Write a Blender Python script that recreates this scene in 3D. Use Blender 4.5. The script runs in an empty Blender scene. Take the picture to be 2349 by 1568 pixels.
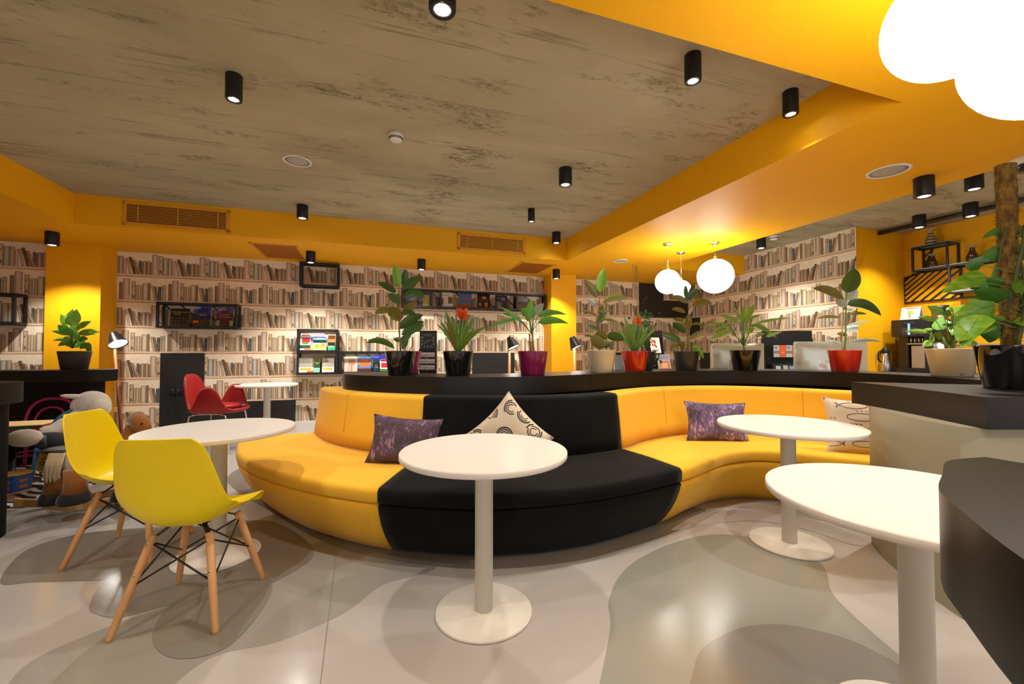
import bpy, bmesh, math, random
from mathutils import Vector, Matrix, Quaternion
random.seed(7)
PI=math.pi
SC=bpy.context.scene; COL=SC.collection
# ------------------------------------------------------------------ camera
F=960.0; CX=1174.5; CY=784.0; H=1.2
PT=math.atan(22/F)
cam_d=bpy.data.cameras.new('camera'); cam=bpy.data.objects.new('camera',cam_d); COL.objects.link(cam)
cam.location=(0,0,H); cam.rotation_euler=(PI/2+PT,0,0)
cam_d.sensor_fit='HORIZONTAL'; cam_d.sensor_width=36; cam_d.lens=F/2349*36; cam_d.clip_start=.02
SC.camera=cam
def ray(x,y):
    a=(x-CX)/F; b=-(y-CY)/F
    return Vector((a, math.cos(PT)-b*math.sin(PT), math.sin(PT)+b*math.cos(PT)))
def G(x,y,z):            # where the sight line through a photo pixel meets height z
    d=ray(x,y); t=(z-H)/d.z
    return Vector((d.x*t,d.y*t,z))
def D(x,y,Y):            # the same at distance Y
    d=ray(x,y); t=Y/d.y
    return Vector((d.x*t,Y,H+d.z*t))
# ------------------------------------------------------------------ room frame (u along the book wall, v towards the room)
ANG=math.radians(18.4); CA=math.cos(ANG); SA=math.sin(ANG)
OX,OY=-5.32,5.55
def R(u,v,z=0.0): return Vector((OX+CA*u+SA*v, OY+SA*u-CA*v, z))
def UV(p): dx,dy=p[0]-OX,p[1]-OY; return (CA*dx+SA*dy, SA*dx-CA*dy)
def Ux(px,v=0.0):        # u of the wall-parallel plane v at a photo column
    r=(px-CX)/F; ax,ay=OX+SA*v,OY-CA*v
    return (r*ay-ax)/(CA-r*SA)
def Vx(px,u):            # v of the plane u=const at a photo column
    r=(px-CX)/F; ax,ay=OX+CA*u,OY+SA*u
    return (r*ay-ax)/(SA+r*CA)
# ------------------------------------------------------------------ materials
MATS={}
def mat(name,col,rough=.5,metal=0.0,spec=.5,bump=None,emit=None,sheen=0.0,coat=0.0,var=None,trans=0.0,ior=1.45,alpha=1.0,attr=False,sub=0.0):
    if name in MATS: return MATS[name]
    m=bpy.data.materials.new(name); m.use_nodes=True; nt=m.node_tree; b=nt.nodes['Principled BSDF']
    c=tuple(col)+(1,) if len(col)==3 else col
    b.inputs['Base Color'].default_value=c; b.inputs['Roughness'].default_value=rough; b.inputs['Metallic'].default_value=metal
    b.inputs['Specular IOR Level'].default_value=spec; b.inputs['IOR'].default_value=ior
    b.inputs['Coat Weight'].default_value=coat; b.inputs['Coat Roughness'].default_value=.05
    if sheen: b.inputs['Sheen Weight'].default_value=sheen; b.inputs['Sheen Roughness'].default_value=.4
    if trans: b.inputs['Transmission Weight'].default_value=trans
    if emit: b.inputs['Emission Color'].default_value=tuple(emit[0])+(1,); b.inputs['Emission Strength'].default_value=emit[1]
    tc=nt.nodes.new('ShaderNodeTexCoord')
    src=None
    if attr:
        a=nt.nodes.new('ShaderNodeVertexColor'); a.layer_name='paint'; src=a.outputs['Color']
        nt.links.new(src,b.inputs['Base Color'])
    if var:   # (scale, amount, second colour, stretch)
        n=nt.nodes.new('ShaderNodeTexNoise'); n.inputs['Scale'].default_value=var[0]; n.inputs['Detail'].default_value=6
        mp=nt.nodes.new('ShaderNodeMapping'); mp.inputs['Scale'].default_value=var[3] if len(var)>3 else (1,1,1)
        nt.links.new(tc.outputs['Object'],mp.inputs['Vector']); nt.links.new(mp.outputs[0],n.inputs['Vector'])
        r=nt.nodes.new('ShaderNodeValToRGB'); r.color_ramp.elements[0].position=.35; r.color_ramp.elements[1].position=.68
        nt.links.new(n.outputs['Fac'],r.inputs['Fac'])
        mx=nt.nodes.new('ShaderNodeMix'); mx.data_type='RGBA'
        ml=nt.nodes.new('ShaderNodeMath'); ml.operation='MULTIPLY'; ml.inputs[1].default_value=var[1]
        nt.links.new(r.outputs['Color'],ml.inputs[0]); nt.links.new(ml.outputs[0],mx.inputs['Factor'])
        if src: nt.links.new(src,mx.inputs['A'])
        else: mx.inputs['A'].default_value=c
        mx.inputs['B'].default_value=tuple(var[2])+(1,)
        nt.links.new(mx.outputs['Result'],b.inputs['Base Color'])
    if bump:  # (scale, strength, distance)
        n=nt.nodes.new('ShaderNodeTexNoise'); n.inputs['Scale'].default_value=bump[0]; n.inputs['Detail'].default_value=4
        nt.links.new(tc.outputs['Object'],n.inputs['Vector'])
        bp=nt.nodes.new('ShaderNodeBump'); bp.inputs['Strength'].default_value=bump[1]; bp.inputs['Distance'].default_value=bump[2] if len(bump)>2 else .01
        nt.links.new(n.outputs['Fac'],bp.inputs['Height']); nt.links.new(bp.outputs[0],b.inputs['Normal'])
    MATS[name]=m; return m
def srgb(r,g,b):
    f=lambda c:(c/255/12.92) if c/255<=.04045 else ((c/255+.055)/1.055)**2.4
    return (f(r),f(g),f(b))
# ------------------------------------------------------------------ mesh builder
class MB:
    def __init__(s,M=None): s.v=[]; s.f=[]; s.c=[]; s.mi=[]; s.sm=[]; s.M=M or Matrix(); s.col=(1,1,1); s.m=0; s.smooth=False
    def add(s,vs,fs,col=None,m=None,smooth=None):
        o=len(s.v); s.v+= [s.M@Vector(p) for p in vs]
        for f in fs:
            s.f.append([i+o for i in f]); s.c.append(col or s.col); s.mi.append(s.m if m is None else m); s.sm.append(s.smooth if smooth is None else smooth)
        return s
    def box(s,x0,x1,y0,y1,z0,z1,**k):
        vs=[(x,y,z) for z in (z0,z1) for y in (y0,y1) for x in (x0,x1)]
        return s.add(vs,[(0,2,3,1),(4,5,7,6),(0,1,5,4),(2,6,7,3),(0,4,6,2),(1,3,7,5)],**k)
    def rbox(s,x0,x1,y0,y1,z0,z1,r=.01,n=3,ax=2,**k):   # rounded-corner prism along axis ax
        L=[(x0,x1),(y0,y1),(z0,z1)]; ia,ib=[i for i in range(3) if i!=ax]
        (a0,a1),(b0,b1)=L[ia],L[ib]; pts=[]
        for cx,cy,t0 in ((a1-r,b1-r,0),(a0+r,b1-r,90),(a0+r,b0+r,180),(a1-r,b0+r,270)):
            for i in range(n+1):
                t=math.radians(t0+90*i/n); pts.append((cx+r*math.cos(t),cy+r*math.sin(t)))
        def mk(p,h):
            q=[0,0,0]; q[ia],q[ib]=p; q[ax]=h; return q
        return s.prism3([mk(p,L[ax][0]) for p in pts],[mk(p,L[ax][1]) for p in pts],**k)
    def prism3(s,A,B,**k):
        n=len(A); vs=list(A)+list(B); fs=[tuple(range(n))[::-1],tuple(range(n,2*n))]+[(i,(i+1)%n,n+(i+1)%n,n+i) for i in range(n)]
        return s.add(vs,fs,**k)
    def prism(s,pts,z0,z1,**k): return s.prism3([(p[0],p[1],z0) for p in pts],[(p[0],p[1],z1) for p in pts],**k)
    def lathe(s,prof,n=32,c=(0,0,0),**k):
        vs=[];fs=[];k.setdefault('smooth',True)
        for r,z in prof:
            for i in range(n):
                t=2*PI*i/n; vs.append((c[0]+r*math.cos(t),c[1]+r*math.sin(t),c[2]+z))
        for j in range(len(prof)-1):
            for i in range(n): fs.append((j*n+i,j*n+(i+1)%n,(j+1)*n+(i+1)%n,(j+1)*n+i))
        if prof[0][0]>1e-5: fs.append(tuple(range(n))[::-1])
        if prof[-1][0]>1e-5: fs.append(tuple(range((len(prof)-1)*n,len(prof)*n)))
        return s.add(vs,fs,**k)
    def cyl(s,p0,p1,r0,r1=None,n=12,**k):
        return s.tube([p0,p1],[r0,r0 if r1 is None else r1],n,**k)
    def tube(s,pts,rs,n=8,cap=True,flat=1.0,**k):
        k.setdefault('smooth',True)
        pts=[Vector(p) for p in pts]
        if not hasattr(rs,'__len__'): rs=[rs]*len(pts)
        vs=[];fs=[];pu=None
        for j,p in enumerate(pts):
            d=(pts[min(j+1,len(pts)-1)]-pts[max(j-1,0)]).normalized()
            if pu is None:
                pu=d.cross(Vector((0,0,1)));
                if pu.length<.05: pu=d.cross(Vector((0,1,0)))
            pu=(pu-d*pu.dot(d)).normalized(); w=d.cross(pu)
            for i in range(n):
                t=2*PI*i/n; vs.append(p+rs[j]*(math.cos(t)*pu+flat*math.sin(t)*w))
        for j in range(len(pts)-1):
            for i in range(n): fs.append((j*n+i,j*n+(i+1)%n,(j+1)*n+(i+1)%n,(j+1)*n+i))
        if cap: fs+=[tuple(range(n))[::-1],tuple(range((len(pts)-1)*n,len(pts)*n))]
        return s.add(vs,fs,**k)
    def grid(s,rows,close=False,**k):
        k.setdefault('smooth',True); n=len(rows[0]); vs=[p for r in rows for p in r]; fs=[]
        for j in range(len(rows)-1):
            for i in range(n if close else n-1): fs.append((j*n+i,j*n+(i+1)%n,(j+1)*n+(i+1)%n,(j+1)*n+i))
        return s.add(vs,fs,**k)
    def bar(s,p0,p1,w,h=None,up=(0,0,1),**k):   # square bar between two points
        p0=Vector(p0);p1=Vector(p1);d=(p1-p0).normalized();u=Vector(up)
        if abs(d.dot(u))>.95: u=Vector((1,0,0))
        a=d.cross(u).normalized()*w/2; b=d.cross(a).normalized()*(h or w)/2
        return s.prism3([p0+a+b,p0-a+b,p0-a-b,p0+a-b],[p1+a+b,p1-a+b,p1-a-b,p1+a-b],**k)
    def ball(s,c,r,n=16,sc=(1,1,1),**k):
        k.setdefault('smooth',True); c=Vector(c); rows=[]
        for j in range(n//2+1):
            t=PI*j/(n//2); rows.append([c+Vector((r*sc[0]*math.sin(t)*math.cos(2*PI*i/n),r*sc[1]*math.sin(t)*math.sin(2*PI*i/n),-r*sc[2]*math.cos(t))) for i in range(n)])
        return s.grid(rows,close=True,**k)
def cr(P,n=8,closed=False):       # catmull-rom through points
    P=[Vector(p) for p in P]; out=[]; m=len(P)
    seg=m if closed else m-1
    for i in range(seg):
        a,b,c,d=(P[(i-1)%m],P[i],P[(i+1)%m],P[(i+2)%m]) if closed else (P[max(i-1,0)],P[i],P[i+1],P[min(i+2,m-1)])
        for k in range(n):
            t=k/n; out.append(.5*((2*b)+(c-a)*t+(2*a-5*b+4*c-d)*t*t+(3*b-a-3*c+d)*t**3))
    if not closed: out.append(P[-1])
    return out
# ------------------------------------------------------------------ objects
def thing(name,label,cat,loc=(0,0,0),rz=0.0,group=None,kind=None):
    o=bpy.data.objects.new(name,None); COL.objects.link(o); o.location=loc; o.rotation_euler=(0,0,rz); o.empty_display_size=.05
    o['label']=label; o['category']=cat
    if group: o['group']=group
    if kind: o['kind']=kind
    return o
def rootM(o):
    while o.parent: o=o.parent
    return Matrix.Translation(Vector(o.location))@Matrix.Rotation(o.rotation_euler[2],4,'Z')
def mesh(name,mb,mats):
    me=bpy.data.meshes.new(name); me.from_pydata([tuple(p) for p in mb.v],[],mb.f)
    if not isinstance(mats,(list,tuple)): mats=[mats]
    for m in mats: me.materials.append(m)
    for p,i,sm in zip(me.polygons,mb.mi,mb.sm): p.material_index=i; p.use_smooth=sm
    if any(m.node_tree.nodes.get('Color Attribute') for m in mats) :
        ca=me.color_attributes.new('paint','FLOAT_COLOR','CORNER'); buf=[]
        for p,c in zip(me.polygons,mb.c): buf+= list((c[0],c[1],c[2],1))*p.loop_total
        ca.data.foreach_set('color',buf)
    bm=bmesh.new(); bm.from_mesh(me)
    if not getattr(mb,'keep',False): bmesh.ops.recalc_face_normals(bm,faces=bm.faces)
    bm.to_mesh(me); bm.free(); me.update()
    return me
def obj(name,mb,mats,parent=None,world=True,bevel=0,sub=0,solid=0,label=None,cat=None,group=None,kind=None,smooth=None):
    if parent is not None and world:
        Mi=rootM(parent).inverted(); mb.v=[Mi@p for p in mb.v]
    me=mesh(name,mb,mats)
    if smooth:
        for p in me.polygons: p.use_smooth=True
        me.set_sharp_from_angle(angle=math.radians(smooth))
    o=bpy.data.objects.new(name,me); COL.objects.link(o)
    if parent is not None: o.parent=parent
    if solid: md=o.modifiers.new('s','SOLIDIFY'); md.thickness=solid; md.offset=0
    if bevel: md=o.modifiers.new('b','BEVEL'); md.width=bevel; md.segments=3; md.limit_method='ANGLE'; md.angle_limit=math.radians(50)
    if sub: md=o.modifiers.new('u','SUBSURF'); md.levels=sub; md.render_levels=sub
    if label: o['label']=label
    if cat: o['category']=cat
    if group: o['group']=group
    if kind: o['kind']=kind
    return o
def struct(name,mb,mats,parent=None,**k):
    return obj(name,mb,mats,parent,kind='structure',**k)
def dup(o,loc=None,rz=None,label=None,parent=None,group=None):
    c=o.copy(); COL.objects.link(c)
    if loc is not None: c.location=loc
    if rz is not None: c.rotation_euler=(0,0,rz)
    if label: c['label']=label
    if group: c['group']=group
    if parent is not None: c.parent=parent
    for ch in list(o.children): dup(ch,parent=c)
    return c
def text(name,s,size,M,material,parent,ext=.0004,align='CENTER'):
    cu=bpy.data.curves.new(name,'FONT'); cu.body=s; cu.size=size; cu.extrude=ext; cu.align_x=align; cu.align_y='CENTER'; cu.materials.append(material)
    tmp=bpy.data.objects.new('t',cu); COL.objects.link(tmp); bpy.context.view_layer.update()
    me=bpy.data.meshes.new_from_object(tmp.evaluated_get(bpy.context.evaluated_depsgraph_get())); bpy.data.objects.remove(tmp)
    me.name=name; o=bpy.data.objects.new(name,me); COL.objects.link(o)
    if parent is not None: o.parent=parent; M=rootM(parent).inverted()@M
    o.matrix_basis=M
    return o
def frameM(o,x,y):  # matrix with local x,y axes and normal
    x=Vector(x).normalized(); y=Vector(y); y=(y-x*x.dot(y)).normalized(); z=x.cross(y)
    m=Matrix((x,y,z)).transposed().to_4x4(); m.translation=Vector(o); return m
# ================================================================== ROOM
YEL=mat('yellow_paint',(.90,.44,.004),.55,spec=.3,bump=(60,.05,.002))
def concrete_mat():
    m=bpy.data.materials.new('concrete'); m.use_nodes=True; nt=m.node_tree; N=nt.nodes; L=nt.links; b=N['Principled BSDF']
    b.inputs['Roughness'].default_value=.8; b.inputs['Specular IOR Level'].default_value=.2
    tc=N.new('ShaderNodeTexCoord')
    def noise(sc,stretch,det=6,rough=.6,dist=0):
        mp=N.new('ShaderNodeMapping'); mp.inputs['Scale'].default_value=stretch
        n=N.new('ShaderNodeTexNoise'); n.inputs['Scale'].default_value=sc; n.inputs['Detail'].default_value=det; n.inputs['Roughness'].default_value=rough; n.inputs['Distortion'].default_value=dist
        L.new(tc.outputs['Object'],mp.inputs[0]); L.new(mp.outputs[0],n.inputs['Vector']); return n.outputs['Fac']
    def ramp(s,a,b2):
        r=N.new('ShaderNodeMapRange'); r.inputs['From Min'].default_value=a; r.inputs['From Max'].default_value=b2; r.clamp=True; L.new(s,r.inputs['Value']); return r.outputs[0]
    def mth(op,x,y):
        n=N.new('ShaderNodeMath'); n.operation=op
        for i,q in enumerate((x,y)):
            if isinstance(q,(int,float)): n.inputs[i].default_value=q
            else: L.new(q,n.inputs[i])
        return n.outputs[0]
    def mix(f,A,B):
        n=N.new('ShaderNodeMix'); n.data_type='RGBA'; L.new(f,n.inputs['Factor'])
        for k,q in (('A',A),('B',B)):
            if isinstance(q,tuple): n.inputs[k].default_value=q+(1,)
            else: L.new(q,n.inputs[k])
        return n.outputs['Result']
    big=ramp(noise(1.1,(.5,1,1),5,.6,.4),.35,.68)
    patch=noise(2.0,(.7,2.0,1),5,.68,.3)
    # rough band across the boards
    sep=N.new('ShaderNodeSeparateXYZ'); L.new(tc.outputs['Object'],sep.inputs[0])
    wob=mth('MULTIPLY',mth('SUBTRACT',noise(1.5,(1,1,1)),.5),.5)
    band=ramp(mth('ABSOLUTE',mth('ADD',mth('SUBTRACT',sep.outputs['X'],3.95),wob),0),.28,.03)
    patch2=mth('ADD',patch,mth('MULTIPLY',band,.10))
    pm=ramp(patch2,.555,.66)
    speck=ramp(noise(26,(.7,1.3,1),4,.8),.47,.62)
    dark=mth('MULTIPLY',pm,speck)
    # board lines
    line_n=noise(1.0,(.30,9,1),2,.5,.15); line=ramp(line_n,.60,.63); lm=ramp(noise(3,(1,2,1),4),.45,.62)
    lines=mth('MULTIPLY',mth('MULTIPLY',line,ramp(line_n,.66,.63)),lm)
    c=mix(big,(.36,.32,.215),(.53,.475,.335))
    c=mix(mth('MULTIPLY',dark,.9),c,(.13,.105,.065))
    c=mix(mth('MULTIPLY',lines,.55),c,(.15,.125,.095))
    fine=ramp(noise(9,(.5,2,1),4,.7),.3,.75)
    c=mix(mth('MULTIPLY',fine,.22),c,(.50,.44,.35))
    L.new(c,b.inputs['Base Color'])
    h=mth('SUBTRACT',mth('MULTIPLY',fine,.3),mth('ADD',mth('MULTIPLY',dark,1.2),mth('MULTIPLY',lines,.8)))
    bp=N.new('ShaderNodeBump'); bp.inputs['Strength'].default_value=.5; bp.inputs['Distance'].default_value=.02; L.new(h,bp.inputs['Height']); L.new(bp.outputs[0],b.inputs['Normal'])
    return m
CON=concrete_mat()
PAPER=mat('printed_wallpaper',(1,1,1),.75,spec=.15,attr=True,var=(18,.16,(.42,.30,.20),(1,1,1)))
def local_room(o):       # room-aligned object: mesh given in (u,-v,z)
    o.location=(OX,OY,0); o.rotation_euler=(0,0,ANG); return o
def rb(mb,u0,u1,v0,v1,z0,z1,**k): return mb.box(u0,u1,-v1,-v0,z0,z1,**k)
ZC,ZS=2.86,2.54
UR=9.40; VR=3.13; UR2=10.38; VB=9.3; UL=-2.4
m=MB(); rb(m,UL-.2,UR2+1.2,-.2,VB+.2,ZC,ZC+.15); local_room(struct('ceiling',m,CON))
m=MB()
rb(m,UL,UR,0,1.36,ZS,ZC)
rb(m,UL,.31,1.36,5.5,ZS,ZC)
rb(m,5.99,7.64,1.36,5.5,ZS,ZC)
rb(m,UL,7.64,5.5,VB,ZS,ZC)
local_room(struct('ceiling_soffit',m,YEL))
# floor
FLO=mat('floor_resin',(.47,.44,.405),.15,spec=.5,var=(1.2,.25,(.41,.395,.37)),bump=(220,.04,.002))
m=MB(); rb(m,UL-.2,UR2+1.2,-.2,VB+.2,-.1,0); FLOOR=local_room(struct('floor',m,FLO))
# poured floor shapes, outlines taken on the floor plane
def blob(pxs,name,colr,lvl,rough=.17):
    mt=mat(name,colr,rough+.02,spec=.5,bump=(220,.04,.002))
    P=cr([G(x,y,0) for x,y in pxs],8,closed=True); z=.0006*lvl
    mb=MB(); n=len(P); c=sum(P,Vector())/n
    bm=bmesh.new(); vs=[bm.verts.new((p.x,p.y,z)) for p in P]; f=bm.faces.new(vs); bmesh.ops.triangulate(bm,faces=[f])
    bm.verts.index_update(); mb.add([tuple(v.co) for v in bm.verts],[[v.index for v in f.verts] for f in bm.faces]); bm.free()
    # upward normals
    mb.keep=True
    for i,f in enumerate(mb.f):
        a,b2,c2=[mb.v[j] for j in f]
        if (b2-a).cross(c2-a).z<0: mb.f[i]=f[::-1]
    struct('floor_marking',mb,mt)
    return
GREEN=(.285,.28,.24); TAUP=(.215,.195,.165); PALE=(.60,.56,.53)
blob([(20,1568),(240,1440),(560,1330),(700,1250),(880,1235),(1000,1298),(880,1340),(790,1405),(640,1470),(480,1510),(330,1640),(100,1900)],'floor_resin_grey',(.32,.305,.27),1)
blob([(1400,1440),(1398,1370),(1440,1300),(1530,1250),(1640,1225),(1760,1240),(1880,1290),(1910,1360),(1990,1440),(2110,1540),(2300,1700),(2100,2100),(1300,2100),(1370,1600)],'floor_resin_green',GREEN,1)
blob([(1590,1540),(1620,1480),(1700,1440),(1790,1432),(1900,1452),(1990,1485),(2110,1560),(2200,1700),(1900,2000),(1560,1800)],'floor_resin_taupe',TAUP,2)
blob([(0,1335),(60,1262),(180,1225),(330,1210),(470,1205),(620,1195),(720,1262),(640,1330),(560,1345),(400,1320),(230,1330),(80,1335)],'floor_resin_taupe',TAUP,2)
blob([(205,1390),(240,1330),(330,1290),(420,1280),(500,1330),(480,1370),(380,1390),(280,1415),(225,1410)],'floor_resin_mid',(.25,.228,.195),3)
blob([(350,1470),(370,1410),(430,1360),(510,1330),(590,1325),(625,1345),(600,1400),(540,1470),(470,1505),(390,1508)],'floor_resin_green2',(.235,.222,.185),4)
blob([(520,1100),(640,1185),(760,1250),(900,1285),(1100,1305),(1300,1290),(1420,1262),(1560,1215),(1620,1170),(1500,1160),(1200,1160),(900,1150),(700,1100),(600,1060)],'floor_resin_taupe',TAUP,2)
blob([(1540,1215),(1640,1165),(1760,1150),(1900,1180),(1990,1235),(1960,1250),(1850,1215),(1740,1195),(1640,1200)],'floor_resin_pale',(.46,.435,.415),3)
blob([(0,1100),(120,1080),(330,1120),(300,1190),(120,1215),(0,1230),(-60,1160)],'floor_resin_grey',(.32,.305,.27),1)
# control joint lines in the floor
m=MB(); a=G(772,1262,0); b=G(735,1568,0); m.bar((a.x,a.y,.0022),(b.x,b.y,.0022),.0022,.0008); struct('floor_joint',m,mat('joint_grey',(.22,.2,.18),.6))

# walls
def wall_uv(name,u0,u1,v0,v1,z0,z1,mt): m=MB(); rb(m,u0,u1,v0,v1,z0,z1); return local_room(struct(name,m,mt))
CREAM=mat('wall_cream',srgb(214,190,160),.8,spec=.15)
BLKP=mat('black_panel_paint',(.022,.021,.021),.38,spec=.4)
# ---- book wallpaper print
def shade(c,f): return (c[0]*f,c[1]*f,c[2]*f)
TAN=srgb(198,172,140);BR=srgb(148,118,90);DBR=srgb(108,84,60);GRY=srgb(186,184,174);BLU=srgb(92,98,104);PNK=srgb(208,184,164);CRM=srgb(214,198,168);FLW=srgb(206,178,140)
# (x, width, height, colour, lean at the foot, kind)
ROWA=[(0,.050,.235,FLW,0,'f'),(.050,.058,.213,GRY,0,'c'),(.108,.046,.212,TAN,0,'b'),(.154,.036,.185,PNK,0,'b'),(.186,.030,.190,TAN,.030,'p'),(.212,.032,.205,DBR,.052,'p'),(.240,.028,.178,BR,.062,'p'),(.264,.028,.172,TAN,.064,'p'),
      (.322,.028,.165,BLU,0,'p'),(.350,.022,.155,BR,0,'b'),(.372,.030,.165,TAN,0,'b'),(.402,.020,.160,BR,0,'p'),(.422,.026,.168,TAN,0,'b'),(.448,.020,.155,BR,0,'p'),(.472,.068,.250,PNK,0,'t')]
ROWB=[(0,.046,.225,FLW,0,'f'),(.046,.028,.180,TAN,0,'b'),(.074,.024,.186,CRM,0,'b'),(.098,.024,.178,TAN,0,'b'),(.122,.062,.205,CRM,0,'c'),(.184,.026,.208,BR,0,'p'),(.212,.030,.178,TAN,.040,'b'),(.246,.028,.172,BR,.030,'p'),
      (.292,.036,.168,BLU,0,'p'),(.328,.018,.185,GRY,0,'p'),(.346,.038,.187,TAN,0,'p'),(.410,.038,.208,BR,0,'b'),(.452,.076,.252,PNK,0,'t')]
TILE=.545; ROWH=.347
def wallpaper(name,P,x0,x1,z0,z1,phase,holes=()):
    """P(x,z,off) -> world point on the wall; off = distance off the wall"""
    mb=MB(); mb.keep=True
    def q(pts,col,off):
        # clip to the wall strip
        pts=[(min(max(x,x0),x1),min(max(z,z0),z1)) for x,z in pts]
        A=0
        for i in range(len(pts)): a=pts[i];b=pts[(i+1)%len(pts)]; A+=a[0]*b[1]-b[0]*a[1]
        if abs(A)<2e-6: return
        for h in holes:
            if all(h[0]<=x<=h[1] and h[2]<=z<=h[3] for x,z in pts): return
        mb.add([P(x,z,off) for x,z in pts],[tuple(range(len(pts)))],col)
    base=srgb(246,230,204)
    rnd=random.Random(3)
    for k in range(-4,6):
        zb=1.2+k*ROWH
        if zb>z1 or zb+ROWH<z0: continue
        rows=ROWA if k%2 else ROWB; ph=phase if k%2 else phase+.25
        # back of the shelf: soft printed bands
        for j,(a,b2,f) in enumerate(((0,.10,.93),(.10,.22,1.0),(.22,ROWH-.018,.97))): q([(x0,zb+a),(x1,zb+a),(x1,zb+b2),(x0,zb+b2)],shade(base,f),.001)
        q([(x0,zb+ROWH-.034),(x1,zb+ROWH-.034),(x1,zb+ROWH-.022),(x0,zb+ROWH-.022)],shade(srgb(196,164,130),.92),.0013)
        n0=int((x0-ph)/TILE)-1; n1=int((x1-ph)/TILE)+1
        for n in range(n0,n1+1):
            bx=ph+n*TILE
            if bx>x1 or bx+TILE<x0: continue
            # wavy shelf board
            for j in range(10):
                xa=bx+TILE*j/10; xb=bx+TILE*(j+1)/10
                wa=.003*math.sin(xa*9)+.002*math.sin(xa*23); wb=.003*math.sin(xb*9)+.002*math.sin(xb*23)
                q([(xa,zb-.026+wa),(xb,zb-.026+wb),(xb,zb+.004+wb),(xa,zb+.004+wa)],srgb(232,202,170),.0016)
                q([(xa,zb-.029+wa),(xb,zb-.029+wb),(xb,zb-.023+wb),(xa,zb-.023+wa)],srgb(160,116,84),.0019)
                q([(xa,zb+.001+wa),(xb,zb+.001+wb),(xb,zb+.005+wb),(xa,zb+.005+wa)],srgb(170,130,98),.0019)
            for (x,w,h,c,lean,kd) in rows:
                h*=1.12
                xa=bx+x; xb=xa+w; L=lean
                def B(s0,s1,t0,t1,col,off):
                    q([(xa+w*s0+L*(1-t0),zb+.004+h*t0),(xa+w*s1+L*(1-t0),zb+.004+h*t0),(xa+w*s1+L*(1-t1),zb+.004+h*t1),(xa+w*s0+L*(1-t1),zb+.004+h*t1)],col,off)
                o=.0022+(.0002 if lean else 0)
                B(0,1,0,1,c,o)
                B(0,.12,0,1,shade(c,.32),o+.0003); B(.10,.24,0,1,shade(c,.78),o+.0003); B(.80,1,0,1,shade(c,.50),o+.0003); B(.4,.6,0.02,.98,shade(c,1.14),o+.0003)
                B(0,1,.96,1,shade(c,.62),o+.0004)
                if kd=='b':
                    for t in (.12,.30,.55,.74,.86): B(.08,.92,t,t+.018,shade(c,.66),o+.0006)
                if kd=='p': B(.2,.8,.72,.84,shade(c,.75),o+.0006)
                if kd=='t':
                    B(0,.07,0,.97,shade(c,.5),o+.0006); B(.88,1,0,.97,shade(c,.55),o+.0006); B(.72,.88,.0,.2,srgb(226,208,184),o+.0007)
                if kd=='f':
                    for (s,t,sz) in ((.35,.70,.16),(.55,.78,.1),(.4,.20,.22),(.62,.13,.14),(.3,.11,.12),(.5,.45,.07)):
                        B(s-sz,s+sz,t-sz*.16,t+sz*.16,srgb(96,92,92),o+.0006); B(s-sz*.5,s+sz*.5,t-sz*.34,t+sz*.34,srgb(112,106,100),o+.0008)
                if kd=='c': B(.12,.88,.04,.08,shade(c,.75),o+.0006); B(.12,.88,.9,.93,shade(c,.8),o+.0006)
    # orient to the room
    return mb
def orient(mb,nrm):
    for i,f in enumerate(mb.f):
        a,b2,c2=[mb.v[j] for j in f[:3]]
        if (b2-a).cross(c2-b2).dot(nrm)<0: mb.f[i]=f[::-1]
    return mb
NB=Vector((SA,-CA,0)); NR=Vector((-CA,-SA,0))
wall_uv('wall_rear',UL,UR+.2,-.2,0,0,ZS+.02,CREAM)
Pb=lambda x,z,o: R(x,o,z)
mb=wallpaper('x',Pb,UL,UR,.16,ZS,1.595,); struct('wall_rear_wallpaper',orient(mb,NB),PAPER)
# the short piece left of the left pillar stands a little proud
UPL=Ux(100,.34)
wall_uv('wall_rear_offset',UL,UPL+.01,.0,.20,0,ZS,CREAM)
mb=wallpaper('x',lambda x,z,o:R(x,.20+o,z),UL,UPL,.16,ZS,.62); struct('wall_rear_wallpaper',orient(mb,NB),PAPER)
# right book wall
wall_uv('wall_right',UR,UR2+.2,-.2,VR,0,ZC,YEL)
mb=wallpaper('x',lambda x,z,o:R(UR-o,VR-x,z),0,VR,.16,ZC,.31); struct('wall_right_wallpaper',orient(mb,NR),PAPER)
wall_uv('wall_coffee',UR2,UR2+.2,VR,VB,0,ZC,YEL)
wall_uv('wall_left',UL-.2,UL,-.2,VB,0,ZC,YEL)
# front wall with windows (behind the camera)
m=MB(); rb(m,UL,UR2,VB,VB+.2,0,.5); rb(m,UL,UR2,VB,VB+.2,2.4,ZC)
for a in (UL,.6,3.6,6.6,9.4): rb(m,a,a+.9,VB,VB+.2,.5,2.4)
local_room(struct('wall_front',m,YEL))
WF=mat('window_frame_dark',(.03,.03,.03),.4)
for i,a in enumerate((UL+.9,1.5,4.5,7.5)):
    b2=(.6,3.6,6.6,9.4)[i]; m=MB()
    for z in (.5,1.42,2.35): rb(m,a,b2,VB+.06,VB+.12,z,z+.05)
    for k in range(4): x=a+(b2-a-.05)*k/3; rb(m,x,x+.05,VB+.06,VB+.12,.5,2.4)
    local_room(struct('window_%d'%(i+1),m,WF))
# pillars
uL0,uL1=Ux(100,.34),Ux(228,.34)
wall_uv('wall_pillar_left',uL0,uL1,.0,.34,0,ZS,YEL)
uR0,uR1=Ux(1265,.34),Ux(1322,.34)
wall_uv('wall_pillar_right',uR0,uR1,.0,.34,0,ZS,YEL)
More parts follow.
